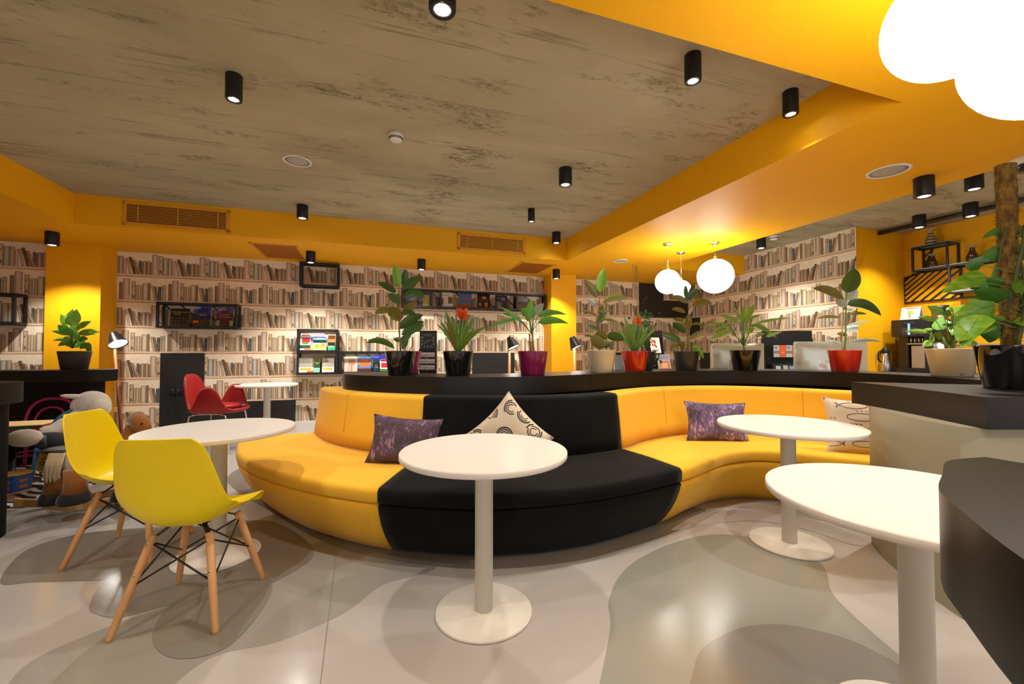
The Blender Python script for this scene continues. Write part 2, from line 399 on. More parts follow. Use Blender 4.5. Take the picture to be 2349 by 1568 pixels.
# baseboard
WH=mat('white_skirting',(.72,.70,.68),.4)
m=MB(); rb(m,uL1,uR0,.0,.018,0,.165); local_room(struct('baseboard_rear',m,WH))
m=MB(); rb(m,uR1,UR,.0,.018,0,.165); local_room(struct('baseboard_rear_right',m,WH))
m=MB(); rb(m,UR-.018,UR,.02,VR,0,.165); local_room(struct('baseboard_right',m,WH))
# black painted panels on the book walls
def bpanel(rects,wall='b'):
    m=MB()
    for a,b2,z0,z1 in rects:
        if wall=='b': rb(m,a,b2,.004,.010,z0,z1)
        else: rb(m,UR-.010,UR-.004,a,b2,z0,z1)
    return local_room(struct('wall_panel_black',m,BLKP))
L_=lambda k:1.2+k*ROWH-.02
bpanel([(Ux(369),Ux(470),.165,L_(0)),(Ux(470),Ux(680),.165,L_(-2))])
bpanel([(Ux(1083),Ux(1167),.165,L_(0)),(Ux(1167),Ux(1180),.165,L_(0))])
bpanel([(Ux(1466),Ux(1522),L_(2),ZS),(Ux(1522),UR-.012,L_(2),L_(3))])
bpanel([(.012,Vx(1607,UR),L_(1),L_(2)),(Vx(1607,UR),Vx(1629,UR),.165,L_(0))],'r')
# pipe along the coffee-corner ceiling
m=MB()
pp=[R(UR2-.55,VR+.02,ZC-.05)]+[R(UR2-.55,VR+t,ZC-.05) for t in (1,2,3.4)]
m.tube(pp,.03,10); obj('ceiling_pipe',m,mat('pipe_black',(.03,.028,.026),.4),label='long dark pipe running under the grey concrete near the coffee corner',cat='pipe')
# ================================================================== LAMPS
BLK=mat('black_metal',(.012,.012,.013),.42,spec=.4)
LENS=mat('lamp_lens',(1,1,1),.4,emit=((1,.96,.9),40))
LENS.cycles.emission_sampling='NONE'
CHR=mat('chrome',(.75,.74,.72),.18,metal=1)
def spot(loc,power,size=1.9,blend=.6,col=(1,.95,.88),rad=.03):
    d=bpy.data.lights.new('spot','SPOT'); d.energy=power; d.spot_size=size; d.spot_blend=blend; d.color=col; d.shadow_soft_size=rad
    o=bpy.data.objects.new('spot_lamp',d); COL.objects.link(o); o.location=loc; return o
def downlight(loc,r,label,h=.15):
    t=thing('ceiling_downlight',label,'ceiling light',loc,0,'black cylinder downlights on the ceiling')
    b=MB(); b.lathe([(r*.98,0),(r,-.004),(r,-h+.004),(r*.97,-h),(r*.72,-h),(r*.70,-h+.014),(r*.68,-h+.02)],36); obj('housing',b,BLK,t,world=False)
    b=MB(); b.lathe([(r*.62,-h+.006),(r*.4,-h+.001),(.001,-h-.001)],24); obj('bulb',b,LENS,t,world=False)
    b=MB(); 
    n=28; vs=[];fs=[]
    for i in range(n):
        a=2*PI*i/n
        for rr in (r*.62,r*.72): vs.append((rr*math.cos(a),rr*math.sin(a),-h+.0006))
    for i in range(n): fs.append((2*i,2*i+1,(2*i+3)%(2*n),(2*i+2)%(2*n)))
    b.add(vs,fs); obj('trim_ring',b,mat('grey_ring',(.25,.25,.26),.3,metal=1),t,world=False)
    return t
PW=46
DL=[ # px of the top centre, ceiling height, radius, label, power
 (1015,-52,ZC,.060,'black downlight cut off by the top edge of the picture, on concrete',1.0),
 (537,173,ZC,.045,'slim black downlight alone over the left part of the concrete ceiling',1.0),
 (1589,127,ZC,.045,'slim black downlight on concrete, further from the beam corner of the two',1.0),
 (1813,210,ZC,.045,'slim black downlight on concrete tucked beside the yellow beam corner',1.0),
 (1297,387,ZC,.060,'wide black downlight on concrete above the row of plants, short of the beam',1.0),
 (694,471,ZC,.060,'black downlight on concrete in front of the long yellow beam, right of the big grille',1.2),
 (1219,479,ZC,.040,'smallest slim black downlight on concrete above the right wall grille',.9),
 (1276,533,ZC,.060,'black downlight in the far corner where both yellow beams meet',1.2),
 (120,532,ZS,.060,'black downlight above the yellow pillar with the dieffenbachia',1.8),
 (713,577,ZS,.060,'black downlight hanging in front of the small empty wall frame',2.3),
 (967,595,ZS,.060,'black downlight on yellow ceiling above the tallest rubber plant',2.2),
 (1276,618,ZS,.060,'black downlight on yellow ceiling against the yellow pillar at the middle',1.6),
 (1746,546,ZC,.062,'black downlight on grey concrete above the right book wallpaper',1.5),
 (1605,587,ZC,.062,'black downlight partly hidden beside the largest round pendant',1.6),
 (2119,407,ZS,.062,'large black downlight on yellow ceiling beside the round speaker',1.3),
 (2226,466,ZC,.064,'black downlight on grey concrete next to the dark pipe, right one of its row',1.1),
 (2108,494,ZC,.064,'black downlight on grey concrete above the striped vase',1.1),
 (2234,398,ZC,.064,'black downlight half hidden by the yellow beam edge over the coffee corner',1.3),
]
for px,py,z,r,lab,pw in DL:
    p=G(px,py,z); downlight(p,r,lab)
    spot((p.x,p.y,z-.165),PW*pw,1.75 if r<.05 else 2.1,.55)
# unseen downlights added outside the view to light the front
for u,v in ((1.2,4.4),(1.4,6.6),(3.9,7.4),(6.3,7.2),(9.0,6.4)):
    z=ZC if v<5.5 else ZS
    if u>7.64: z=ZC
    p=R(u,v,z); downlight(p,.06,'added unseen black downlight on the ceiling outside the view'); spot((p.x,p.y,z-.165),PW,2.2,.5)
# globes
GL=mat('opal_globe',(1,1,1),.3,emit=((1,.96,.87),10))
def pendant(px,py,R_,cz,label,loc=None):
    p=loc or G(px,py,ZS); z=ZS
    t=thing('globe_pendant_lamp',label,'pendant lamp',(p.x,p.y,z),0,'white glass globe pendants')
    b=MB(); b.lathe([(.055,0),(.055,-.012),(.045,-.022),(.012,-.026)],28); obj('ceiling_rose',b,CHR,t,world=False)
    b=MB(); b.cyl((0,0,-.02),(0,0,cz+R_-z),.004,n=8); obj('rod',b,CHR,t,world=False)
    b=MB(); b.cyl((0,0,cz+R_-z-.01),(0,0,cz+R_-z+.035),.02,n=16); obj('collar',b,CHR,t,world=False)
    b=MB(); b.ball((0,0,cz-z),R_,48); obj('globe',b,GL,t,world=False)
def cz(px,py,gy,): 
    p=G(px,py,ZS); return D(px,gy,p.y).z
pendant(1531,558,.150,cz(1531,558,646),'medium white globe pendant hanging left of the other two over the plants')
pendant(1562,578,.120,cz(1562,578,663),'small white globe pendant half hidden behind the medium one')
pendant(1640,555,.208,cz(1640,555,633),'large white globe pendant over the black pot plant near the wall')
pendant(0,0,.150,2.10,'big glowing globe cut off by the top edge, above the right tables',Vector((1.19,1.11,0)))
pendant(0,0,.200,2.10,'biggest glowing globe in the top right corner of the picture',Vector((1.58,1.20,0)))
# ceiling speakers, detectors
WP=mat('white_plastic',(.78,.76,.72),.4); GP=mat('grey_mesh',(.42,.40,.37),.6,bump=(900,.4,.001))
def speaker(px,py,z,r,label):
    p=G(px,py,z); t=thing('ceiling_speaker',label,'ceiling speaker',p,0,'round ceiling speakers')
    b=MB(); b.lathe([(r,0),(r,-.005),(r*.97,-.008),(r*.86,-.008),(r*.85,-.002)],40); obj('rim',b,WP,t,world=False)
    b=MB(); b.lathe([(r*.855,-.003),(r*.5,-.0055),(.002,-.006)],36); obj('grille',b,GP,t,world=False)
speaker(682,369,ZC,.115,'round white ceiling speaker set in the concrete')
speaker(2038,392,ZS,.13,'round white ceiling speaker in the yellow ceiling by the concrete edge')
speaker(1424,598,ZS,.105,'small round white speaker in yellow ceiling above the tall rubber plant')
def detector(px,py,z,r,label):
    p=G(px,py,z); t=thing('smoke_detector',label,'smoke detector',p,0,None)
    b=MB(); b.lathe([(r,0),(r,-.018),(r*.97,-.024)],36); obj('base',b,WP,t,world=False)
    b=MB(); b.lathe([(r*.92,-.022),(r*.86,-.045),(r*.6,-.055),(.002,-.056)],36); obj('cap',b,WP,t,world=False)
    b=MB()
    for i in range(20):
        a=2*PI*i/20; M=Matrix.Rotation(a,4,'Z'); b.M=M; b.box(r*.78,r*.93,-.004,.004,-.044,-.028)
    obj('vent_slots',b,BLK,t,world=False)
detector(908,308,ZC,.055,'small white smoke detector on the big concrete ceiling')
detector(1775,541,ZC,.06,'small white smoke detector on grey concrete beside a downlight')
# emergency light box at the beam edge above the moss pole
p=G(2376,360,ZS); t=thing('ceiling_sensor_unit','cream round sensor unit on yellow ceiling above the moss pole','ceiling sensor',p)
b=MB(); b.lathe([(.13,0),(.13,-.03),(.124,-.045)],40); obj('base',b,WP,t,world=False)
b=MB(); b.lathe([(.10,-.044),(.10,-.065),(.09,-.08),(.001,-.085)],32); obj('lens_ring',b,mat('dark_glass',(.05,.05,.06),.08,metal=.5),t,world=False)
# air grilles in the beam face (v=1.36) and soffit
GRM=mat('grille_orange_paint',(.75,.33,.012),.5); GRD=mat('grille_dark_gap',(.05,.015,.002),.7)
def wall_grille(px0,px1,z0,z1,label):
    v=1.36; u0,u1=Ux(px0,v),Ux(px1,v); o=R(u0,v,z0); t=thing('air_grille',label,'air vent',o,ANG,'slatted grilles in the yellow beam')
    W=u1-u0; Hh=z1-z0
    b=MB(); b.box(0,W,-.012,0,0,.035); b.box(0,W,-.012,0,Hh-.035,Hh); b.box(0,.04,-.012,0,0,Hh); b.box(W-.04,W,-.012,0,0,Hh); obj('frame',b,GRM,t,world=False,bevel=.002)
    b=MB(); b.box(.03,W-.03,-.003,-.001,.03,Hh-.03); obj('backing',b,GRD,t,world=False)
    b=MB(); n=10
    for i in range(n):
        z=.04+(Hh-.08)*(i+.5)/n; b.box(.04,W-.04,-.010,-.003,z-.0035,z+.0035)
    for x in (W*.14,W*.5,W*.88): b.box(x-.004,x+.004,-.011,-.003,.04,Hh-.04)
    obj('slats',b,GRM,t,world=False)
wall_grille(274,524,2.57,2.83,'large slatted orange grille in the yellow beam at the left')
wall_grille(1048,1205,2.585,2.815,'smaller slatted orange grille in the yellow beam at the far right')
def soffit_grille(c,label):
    P=[G(x,y,ZS) for x,y in c]; us=[UV(p) for p in P]; u0=min(a[0] for a in us);u1=max(a[0] for a in us);v0=min(a[1] for a in us);v1=max(a[1] for a in us)
    t=thing('air_grille',label,'air vent',R(u0,v1,ZS),ANG,'square grilles in the yellow ceiling')
    W=u1-u0;Dd=v1-v0
    b=MB(); b.box(0,W,0,.03,-.006,0); b.box(0,W,Dd-.03,Dd,-.006,0); b.box(0,.03,0,Dd,-.006,0); b.box(W-.03,W,0,Dd,-.006,0); obj('frame',b,GRM,t,world=False)
    b=MB(); b.box(.03,W-.03,.03,Dd-.03,-.002,-.0005); obj('backing',b,mat('grille_rust',(.32,.08,.004),.6),t,world=False)
    b=MB(); n=int((W-.06)/.012)
    for i in range(n): x=.03+(W-.06)*(i+.5)/n; b.box(x-.0025,x+.0025,.03,Dd-.03,-.005,-.002)
    obj('slats',b,mat('grille_rust2',(.5,.17,.008),.6),t,world=False)
soffit_grille([(580,557),(682,563),(697,594),(609,590)],'square perforated rust orange ceiling grille left of the empty frame')
soffit_grille([(1205,601),(1275,607),(1228,627),(1160,622)],'square perforated rust orange ceiling grille near the middle pillar')
# daylight from the windows behind the camera
w=bpy.data.worlds.new('world'); SC.world=w; w.use_nodes=True; w.node_tree.nodes['Background'].inputs[0].default_value=(.80,.90,1,1); w.node_tree.nodes['Background'].inputs[1].default_value=1.6
SC.view_settings.view_transform='Standard'; SC.view_settings.look='None'; SC.view_settings.gamma=1; SC.view_settings.exposure=0.45
SC.view_settings.use_curve_mapping=False
SC.cycles.use_denoising=True
SC.cycles.max_bounces=5; SC.cycles.diffuse_bounces=4; SC.cycles.glossy_bounces=2; SC.cycles.adaptive_min_samples=16; SC.cycles.sample_clamp_indirect=5; SC.cycles.adaptive_threshold=.12; SC.cycles.light_sampling_threshold=.03
# ================================================================== COUNTERS, SOFA, TABLES, CHAIRS
TOP=mat('black_worktop',(.009,.0084,.0078),.38,spec=.4,bump=(300,.03,.001))
TOPG=mat('black_worktop_drum',(.010,.0095,.009),.5,spec=.28,bump=(300,.03,.001))
BODYB=mat('black_front',(.008,.0075,.0075),.7,spec=.2)
BODYC=mat('olive_cream_front',(.32,.30,.21),.5,bump=(40,.04,.002))
def outline(front,width,right=True):
    """front edge polyline -> closed strip, back edge offset to the far side"""
    P=[Vector((p[0],p[1],0)) for p in front]; Bk=[]
    for i,p in enumerate(P):
        t=(P[min(i+1,len(P)-1)]-P[max(i-1,0)]).normalized(); n=Vector((-t.y,t.x,0)); Bk.append(p+n*width)
    return P,Bk
LF=cr([(-1.60,3.97,0),(-1.47,3.70,0),(-1.20,3.50,0),(-.85,3.36,0),(-.47,3.27,0),(.07,3.33,0),(.69,3.70,0),(1.33,4.13,0),(1.9,4.38,0),(2.5,4.44,0),(2.95,4.28,0),(3.28,3.9,0),(3.36,3.45,0),(3.30,3.0,0),(3.22,2.62,0)],8)
# one long curved counter: three worktop pieces on one body
t=thing('curved_counter','long black counter winding behind the sofa with flower pots on top','counter',(.5,3.9,0))
P,Bk=outline(LF,.52)
def idx(px):
    return min(range(len(P)),key=lambda i:abs(CX+F*P[i].x/P[i].y-px) if P[i].y>2.7 else 1e9)
i1=idx(1352); i2=min(range(80,len(P)),key=lambda i:abs(CX+F*P[i].x/P[i].y-1983))
cuts=[0,i1,i2,len(P)-1]
for k in range(3):
    a,b2=cuts[k],cuts[k+1]; f=P[a:b2+1]; bk=Bk[a:b2+1]
    if k>0: f=[f[0]+(f[1]-f[0]).normalized()*.003]+f[1:]; bk=[bk[0]+(bk[1]-bk[0]).normalized()*.003]+bk[1:]
    pts=list(f)+list(bk[::-1])
    if k==0:  # rounded left end
        c=(f[0]+bk[0])/2; r=(f[0]-bk[0]).length/2; d0=(bk[0]-f[0]).normalized(); out=(f[0]-f[1]).normalized()
        arc=[c+d0*r*math.cos(x)+out*r*.35*math.sin(x) for x in [PI*j/9 for j in range(1,9)]]
        pts+= arc
    m=MB(); m.prism([(p.x,p.y) for p in pts],.86,1.0); obj('worktop',m,TOP,t,smooth=35)
m=MB(); f,bk=outline(LF,.34); f2,_=outline(LF,.10)
m.prism([(p.x,p.y) for p in (_[4:]+bk[4:][::-1])],0,.86); obj('body',m,BODYB,t,smooth=35)
# ------------- sofa
ST=[((-2.40,3.72),(-1.86,3.95)),((-2.10,3.22),(-1.64,3.64)),((-1.76,2.88),(-1.40,3.41)),((-1.30,2.57),(-1.08,3.21)),((-.745,2.34),(-.665,3.07)),((-.1,2.26),(-.08,3.0)),((.5,2.40),(.42,3.07)),
    ((1.10,2.74),(.86,3.30)),((1.38,2.97),(1.12,3.57)),((1.62,3.16),(1.50,3.83)),((1.86,3.25),(1.95,3.92)),((2.08,3.2),(2.32,3.80)),((2.45,2.98),(2.74,3.48)),((2.78,2.68),(3.0,3.2))]
FF=cr([(a[0],a[1],0) for a,b in ST],8); BB=cr([(b[0],b[1],0) for a,b in ST],8)
YF=mat('yellow_felt',(.90,.50,.038),.85,spec=.15,sheen=.15,bump=(500,.25,.001),var=(7,.18,(.82,.42,.026)))
BV=mat('black_velvet',(.0055,.0055,.0055),.9,spec=.12,sheen=.06,bump=(400,.3,.001),var=(5,.5,(.012,.012,.0115)))
def sec(i,prof):
    f=FF[i]; b=BB[i]; d=(b-f).normalized(); L=(b-f).length; out=[]
    for a,z in prof:
        s= a if not isinstance(a,tuple) else L+a[0]
        out.append(f+d*s+Vector((0,0,z)))
    return out
def arc_(cx,cz,r,t0,t1,n=4): return [(cx+r*math.cos(math.radians(t0+(t1-t0)*i/n)),cz+r*math.sin(math.radians(t0+(t1-t0)*i/n))) for i in range(n+1)]
baseP=[((.28,),0.0),(.225,0.0),(.19,.03),(.14,.085),(.09,.15),(.05,.215),(.018,.285),(.002,.335),(.006,.346),(.03,.352),((.28,),.352)]
cushP=[((-.0,),.356),(.02,.356)]+arc_(.012,.372,.018,270,180,2)+arc_(.022,.412,.03,180,90,4)+[(.3,.447),((-.06,),.442),((-.0,),.44)]
backP=[((.0,),.44),((.012,),.55),((.03,),.70),((.05,),.81)]+[((.0798-.03+a,),z) for a,z in arc_(.03,.835,.03,180,90,4)]+[((.16,),.867),((.24,),.865),((.27,),.85),((.27,),.44)]
def sofa_part(a,b2,label,material,name):
    c=sum((FF[i] for i in range(a,b2+1)),Vector())/(b2-a+1)
    t=thing('sofa_section',label,'sofa',(c.x,c.y,0),0,'sections of the curved sofa')
    for nm,pr in (('base',baseP),('seat_cushion',cushP),('backrest',backP)):
        m=MB(); rows=[sec(i,pr) for i in range(a,b2+1)]
        if a>0: rows[0]=[p+(q-p).normalized()*.003 for p,q in zip(rows[0],rows[1])]
        m.grid(rows,close=True); n=len(pr)
        o=len(m.v)-len(rows)*n
        m.f.append([o+i for i in range(n)][::-1]); m.c.append((1,1,1)); m.mi.append(0); m.sm.append(False)
        m.f.append([len(m.v)-n+i for i in range(n)]); m.c.append((1,1,1)); m.mi.append(0); m.sm.append(False)
        obj(nm,m,material,t)
    # sewn seams on the backrest
    return t
S1=sofa_part(0,32,'yellow sofa section at the left end with a purple cushion on it',YF,'l')
S2=sofa_part(32,56,'black velvet middle section of the curved sofa behind the centre table',BV,'m')
S3=sofa_part(56,len(FF)-1,'yellow sofa section curving away at the right behind the tables',YF,'r')
SEAM=mat('yellow_seam',(.50,.22,.008),.9)
for s,ii in ((S1,(17,)),(S3,(70,92))):
    for i in ii:
        m=MB(); pr=sec(i,backP); m.tube(pr[1:10],.0022,5); obj('seam',m,SEAM,s)
# cushions
def cushion(name,label,cat,c,ax,ay,w,h,th,mats,group=None,pinch=.42,deco=None):
    """c centre, ax width direction, ay height direction"""
    ax=Vector(ax).normalized(); ay=Vector(ay); ay=(ay-ax*ax.dot(ay)).normalized(); az=ax.cross(ay)
    t=thing(name,label,cat,Vector(c)-ay*h/2,0,group)
    n=18; Fr=[];Bk2=[]
    def pt(u,v,sg):
        pu=u*(1-pinch*.35*(1-abs(v))**1.0*0 - pinch*.28*(1-v*v)*(abs(u)**3)); pv=v*(1-pinch*.28*(1-u*u)*(abs(v)**3))
        k=max(0,(1-u**4))*max(0,(1-v**4)); z=th/2*(k**.55)*(1+.05*math.sin(6*u+3*v)+.04*math.sin(9*v-4*u))
        return Vector(c)+ax*pu*w/2+ay*pv*h/2+az*z*sg
    m=MB()
    for sg in (1,-1):
        m.grid([[pt(-1+2*i/n,-1+2*j/n,sg) for i in range(n+1)] for j in range(n+1)])
    obj('cover',m,mats,t)
    if deco:
        dm,paint=deco; m=MB()
        def spt(u,v): return pt(u,v,1)+az*.0012
        def strip(pl,wd):
            for (u0,v0),(u1,v1) in zip(pl[:-1],pl[1:]):
                d=Vector((u1-u0,(v1-v0),0)); 
                if d.length<1e-6: continue
                nn=Vector((-d.y,d.x,0)).normalized()*wd
                q=[(u0+nn.x/w*2,v0+nn.y/h*2),(u1+nn.x/w*2,v1+nn.y/h*2),(u1-nn.x/w*2,v1-nn.y/h*2),(u0-nn.x/w*2,v0-nn.y/h*2)]
                if all(abs(a)<.97 and abs(b3)<.97 for a,b3 in q): m.add([spt(a,b3) for a,b3 in q],[(0,1,2,3)])
        paint(strip); obj('pattern_marking',m,dm,t)
    m=MB(); e=[pt(-1+2*i/n,-1,1) for i in range(n)]+[pt(1,-1+2*i/n,1) for i in range(n)]+[pt(1-2*i/n,1,1) for i in range(n)]+[pt(-1,1-2*i/n,1) for i in range(n)]
    m.tube(e+[e[0]],.0035,6); obj('piping',m,mats,t)
    return t
def purple_mat(name,a,b2,c,zs):
    m=bpy.data.materials.new(name); m.use_nodes=True; nt=m.node_tree; N=nt.nodes; L=nt.links; b=N['Principled BSDF']; b.inputs['Roughness'].default_value=.8
    tc=N.new('ShaderNodeTexCoord')
    n1=N.new('ShaderNodeTexNoise'); n1.inputs['Scale'].default_value=95; n1.inputs['Detail'].default_value=3
    mp=N.new('ShaderNodeMapping'); mp.inputs['Scale'].default_value=(1,1,.22)
    n2=N.new('ShaderNodeTexNoise'); n2.inputs['Scale'].default_value=14; n2.inputs['Detail'].default_value=4
    mp2=N.new('ShaderNodeMapping'); mp2.inputs['Scale'].default_value=(1,1,.6)
    L.new(tc.outputs['Object'],mp.inputs[0]); L.new(mp.outputs[0],n1.inputs[0]); L.new(tc.outputs['Object'],mp2.inputs[0]); L.new(mp2.outputs[0],n2.inputs[0])
    ad=N.new('ShaderNodeMath'); ad.operation='ADD'; L.new(n1.outputs['Fac'],ad.inputs[0]); L.new(n2.outputs['Fac'],ad.inputs[1])
    r=N.new('ShaderNodeValToRGB'); e=r.color_ramp.elements; e[0].position=.42; e[0].color=a+(1,); e[1].position=.62; e[1].color=c+(1,); q=e.new(.50); q.color=b2+(1,); q=e.new(.545); q.color=b2+(1,)
    h=N.new('ShaderNodeMath'); h.operation='MULTIPLY'; h.inputs[1].default_value=.5; L.new(ad.outputs[0],h.inputs[0]); L.new(h.outputs[0],r.inputs[0]); L.new(r.outputs[0],b.inputs['Base Color'])
    bp=N.new('ShaderNodeBump'); bp.inputs['Strength'].default_value=.5; bp.inputs['Distance'].default_value=.003; L.new(n1.outputs['Fac'],bp.inputs['Height']); L.new(bp.outputs[0],b.inputs['Normal'])
    return m
PU1=purple_mat('purple_weave',(.05,.045,.04),(.10,.045,.085),(.34,.23,.31),1)
PU2=purple_mat('lilac_weave',(.05,.035,.06),(.15,.09,.17),(.48,.32,.50),1)
INK=mat('cushion_ink',(.03,.03,.035),.8); CRF=mat('cream_cotton',(.66,.55,.40),.85,bump=(500,.2,.001))
p0=D(932,1002,2.93); cushion('throw_cushion','dark purple woven cushion leaning on the left yellow sofa back','cushion',(p0.x,2.88,.59),(1,-.12,-.06),(.06,.30,1),.50,.33,.13,PU1,'purple woven cushions')
p1=D(1640,954,3.62); cushion('throw_cushion','lilac purple woven cushion on the right yellow sofa behind the tables','cushion',(p1.x,3.60,.60),(1,-.06,-.03),(-.02,.28,1),.52,.34,.13,PU2,'purple woven cushions')
def rings(strip):
    rd=random.Random(5)
    for cu,cv in ((0,.1),(.75,.55),(-.7,.7),(.1,.95),(-.85,-.1),(.75,-.45),(-.2,-.8),(.95,.1),(-.1,-.35)):
        for r_,w0 in ((.12,.003),(.19,.0035),(.25,.0045)):
            a0=rd.uniform(0,2*PI); sp=rd.uniform(3.2,5.6); strip([(cu+r_*math.cos(a0+sp*i/24),cv+r_*math.sin(a0+sp*i/24)) for i in range(25)],w0)
pc=D(1166,1000,2.85)
cushion('throw_cushion','cream cushion with black broken rings standing on its corner against black sofa','cushion',(pc.x+.0,2.84,.625),(1,-.05,1.0),(-1,.25,1.0),.43,.43,.13,CRF,deco=(INK,rings))
def fishes(strip):
    for k,(cu,cv,s,fl) in enumerate(((-.1,.72,.42,1),(.1,.28,.45,-1),(-.1,-.2,.45,1),(.15,-.68,.42,-1),(.85,.5,.3,1),(-.9,0,.3,1),(-.9,-.7,.3,-1),(.9,-.45,.3,1))):
        pl=[]
        for i in range(33):
            a=-2.75+5.5*i/32; x=math.cos(a)*s*fl; y=math.sin(a*1.0)*s*.30
            pl.append((cu+x,cv+y))
        ex=pl[-1]; pl.append((cu-s*1.35*fl,cv+s*-.26)); pl2=[pl[0],(cu-s*1.35*fl,cv+s*.26),(cu-s*1.22*fl,cv),(cu-s*1.35*fl,cv-s*.26)]
        strip(pl,.0022); strip(pl2,.0022)
        for q in range(3): strip([(cu+(q-1)*.14+.05*math.sin(j*2),cv+.20+.02*j) for j in range(3)],.0015)
pf=D(1952,964,3.05)
cushion('throw_cushion','cream cushion with black fish line drawings at the right sofa end','cushion',(2.60,3.17,.64),(.93,-.40,0),(.08,.25,1),.40,.42,.12,CRF,deco=(INK,fishes))
# ------------- right counter (cream body, black slab)
t=thing('corner_counter','black topped counter with olive cream body at the right of the sofa','counter',(2.3,2.2,0))
A=G(1953,875,1.0); Bc=G(2262,911,1.0); E1=(3.15,2.42); E2=(3.15,Bc.y)
ed=cr([(A.x,A.y,0),(A.x-.045,(A.y*.62+Bc.y*.38),0),(Bc.x,Bc.y,0)],8)
pts=[(p.x,p.y) for p in ed]+[E2,E1,(2.6,2.62)]
m=MB(); m.prism(pts,.86,1.0); obj('worktop',m,TOP,t,smooth=35)
b1=[G(1990,1248,0),G(2025,1290,0),G(2119,1367,0),G(2197,1422,0)]
bp=cr([(p.x+.0,p.y,0) for p in b1],6)
pts=[(2.26,2.66)]+[(p.x+.03,p.y) for p in bp[1:]]+[(2.085,Bc.y+.03),(3.1,Bc.y+.03),(3.1,2.38),(2.6,2.56)]
m=MB(); m.prism(pts,0,.86); obj('body',m,BODYC,t,smooth=35)
# ------------- counter end in the right foreground
t=thing('round_end_counter','black rounded counter end filling the lower right corner of the picture','counter',(.9,.5,0))
fe=cr([(.90,.80,0),(.80,.772,0),(.705,.69,0),(.62,.612,0),(.565,.53,0),(.487,.395,0),(.40,.18,0),(.34,-.1,0)],8)
m=MB(); m.prism([(p.x,p.y) for p in fe]+[(.95,-.1),(1.02,.5)],.865,1.0); obj('worktop',m,TOP,t,smooth=35)
m=MB(); m.prism([(p.x+.10,p.y-.08) for p in fe[:-4]]+[(.93,-.08),(.98,.45)],0,.865); obj('body',m,BODYC,t,smooth=35)
# ------------- left drum counter and left rear counter
t=thing('round_end_counter','black rounded counter end cut off by the left picture edge','counter',(-3.5,2.7,0))
def stadium(cx,cy,r,ang,L,n=14):
    d=Vector((math.cos(ang),math.sin(ang),0)); nn=Vector((-d.y,d.x,0)); c=Vector((cx,cy,0)); out=[c+(d*math.cos(a)+nn*math.sin(a))*r for a in [-PI/2+PI*i/n for i in range(n+1)]]
    return out+[c-d*L+nn*r,c-d*L-nn*r]
m=MB(); m.prism([(p.x,p.y) for p in stadium(-3.48,2.62,.28,ANG,1.2,28)],.865,1.0); obj('worktop',m,TOPG,t,smooth=35)
m=MB(); m.prism([(p.x,p.y) for p in stadium(-3.51,2.62,.24,ANG,1.1,28)],0,.865); obj('body',m,BODYB,t,smooth=35)
t=thing('dark_counter','black counter behind the kids corner carrying one grey flower pot','counter',(-5.2,4.6,0))
m=MB(); m.prism([(p.x,p.y) for p in stadium(-4.71,4.72,.20,ANG,2.2,24)],.87,1.0); obj('worktop',m,TOPG,t,smooth=35)
m=MB(); m.prism([(p.x,p.y) for p in stadium(-4.78,4.70,.16,ANG,2.1,24)],0,.87); obj('body',m,BODYB,t,smooth=35)
# ------------- round tables
WT=mat('white_table_laminate',(.78,.74,.68),.32,spec=.4); WM=mat('white_powder_coat',(.74,.70,.62),.4)
def table(c,label,rt=.385,rb_=.222,h=.745,rc=.042,name='round_table'):
    t=thing(name,label,'table',(c[0],c[1],0),0,'round white pedestal tables')
    b=MB(); b.lathe([(.001,h-.026),(rt-.004,h-.026),(rt,h-.022),(rt,h-.003),(rt-.003,h),(.001,h)],72,smooth=False); o=obj('tabletop',b,WT,t,world=False)
    for p in o.data.polygons:
        if abs(p.normal.z)<.5: p.use_smooth=True
    b=MB(); b.lathe([(rc,.012),(rc,h-.03),(rc+.06,h-.028),(rc+.06,h-.026)],32); obj('column',b,WM,t,world=False)
    b=MB(); b.lathe([(rb_-.004,0),(rb_,.003),(rb_,.010),(rb_-.004,.014),(.001,.016)],56); obj('base_plate',b,WM,t,world=False)
    return t
def cen(px,ya,yb,z):
    a=G(px,ya,z); b=G(px,yb,z); return ((a.x+b.x)/2,(a.y+b.y)/2)
c1=cen(1110,1335,1473,.012); table(c1,'white round table standing in front of the black sofa section')
c2=cen(499,1229,1318,.012); table(c2,'white round table with two yellow chairs pulled up to it',rt=.40)
c3=cen(1811,1206,1285,.012); table(c3,'white round table nearest the right yellow sofa',rt=.40)
cc=((2.26*.36+0)/1,0)
p4=G(2070,1640,0); c4=(1.262,1.325); table(c4,'white round table partly covered by the black foreground counter',rt=.40)
table((-3.28,5.62),'distant white round table standing by the book wall',rt=.37,h=.765)
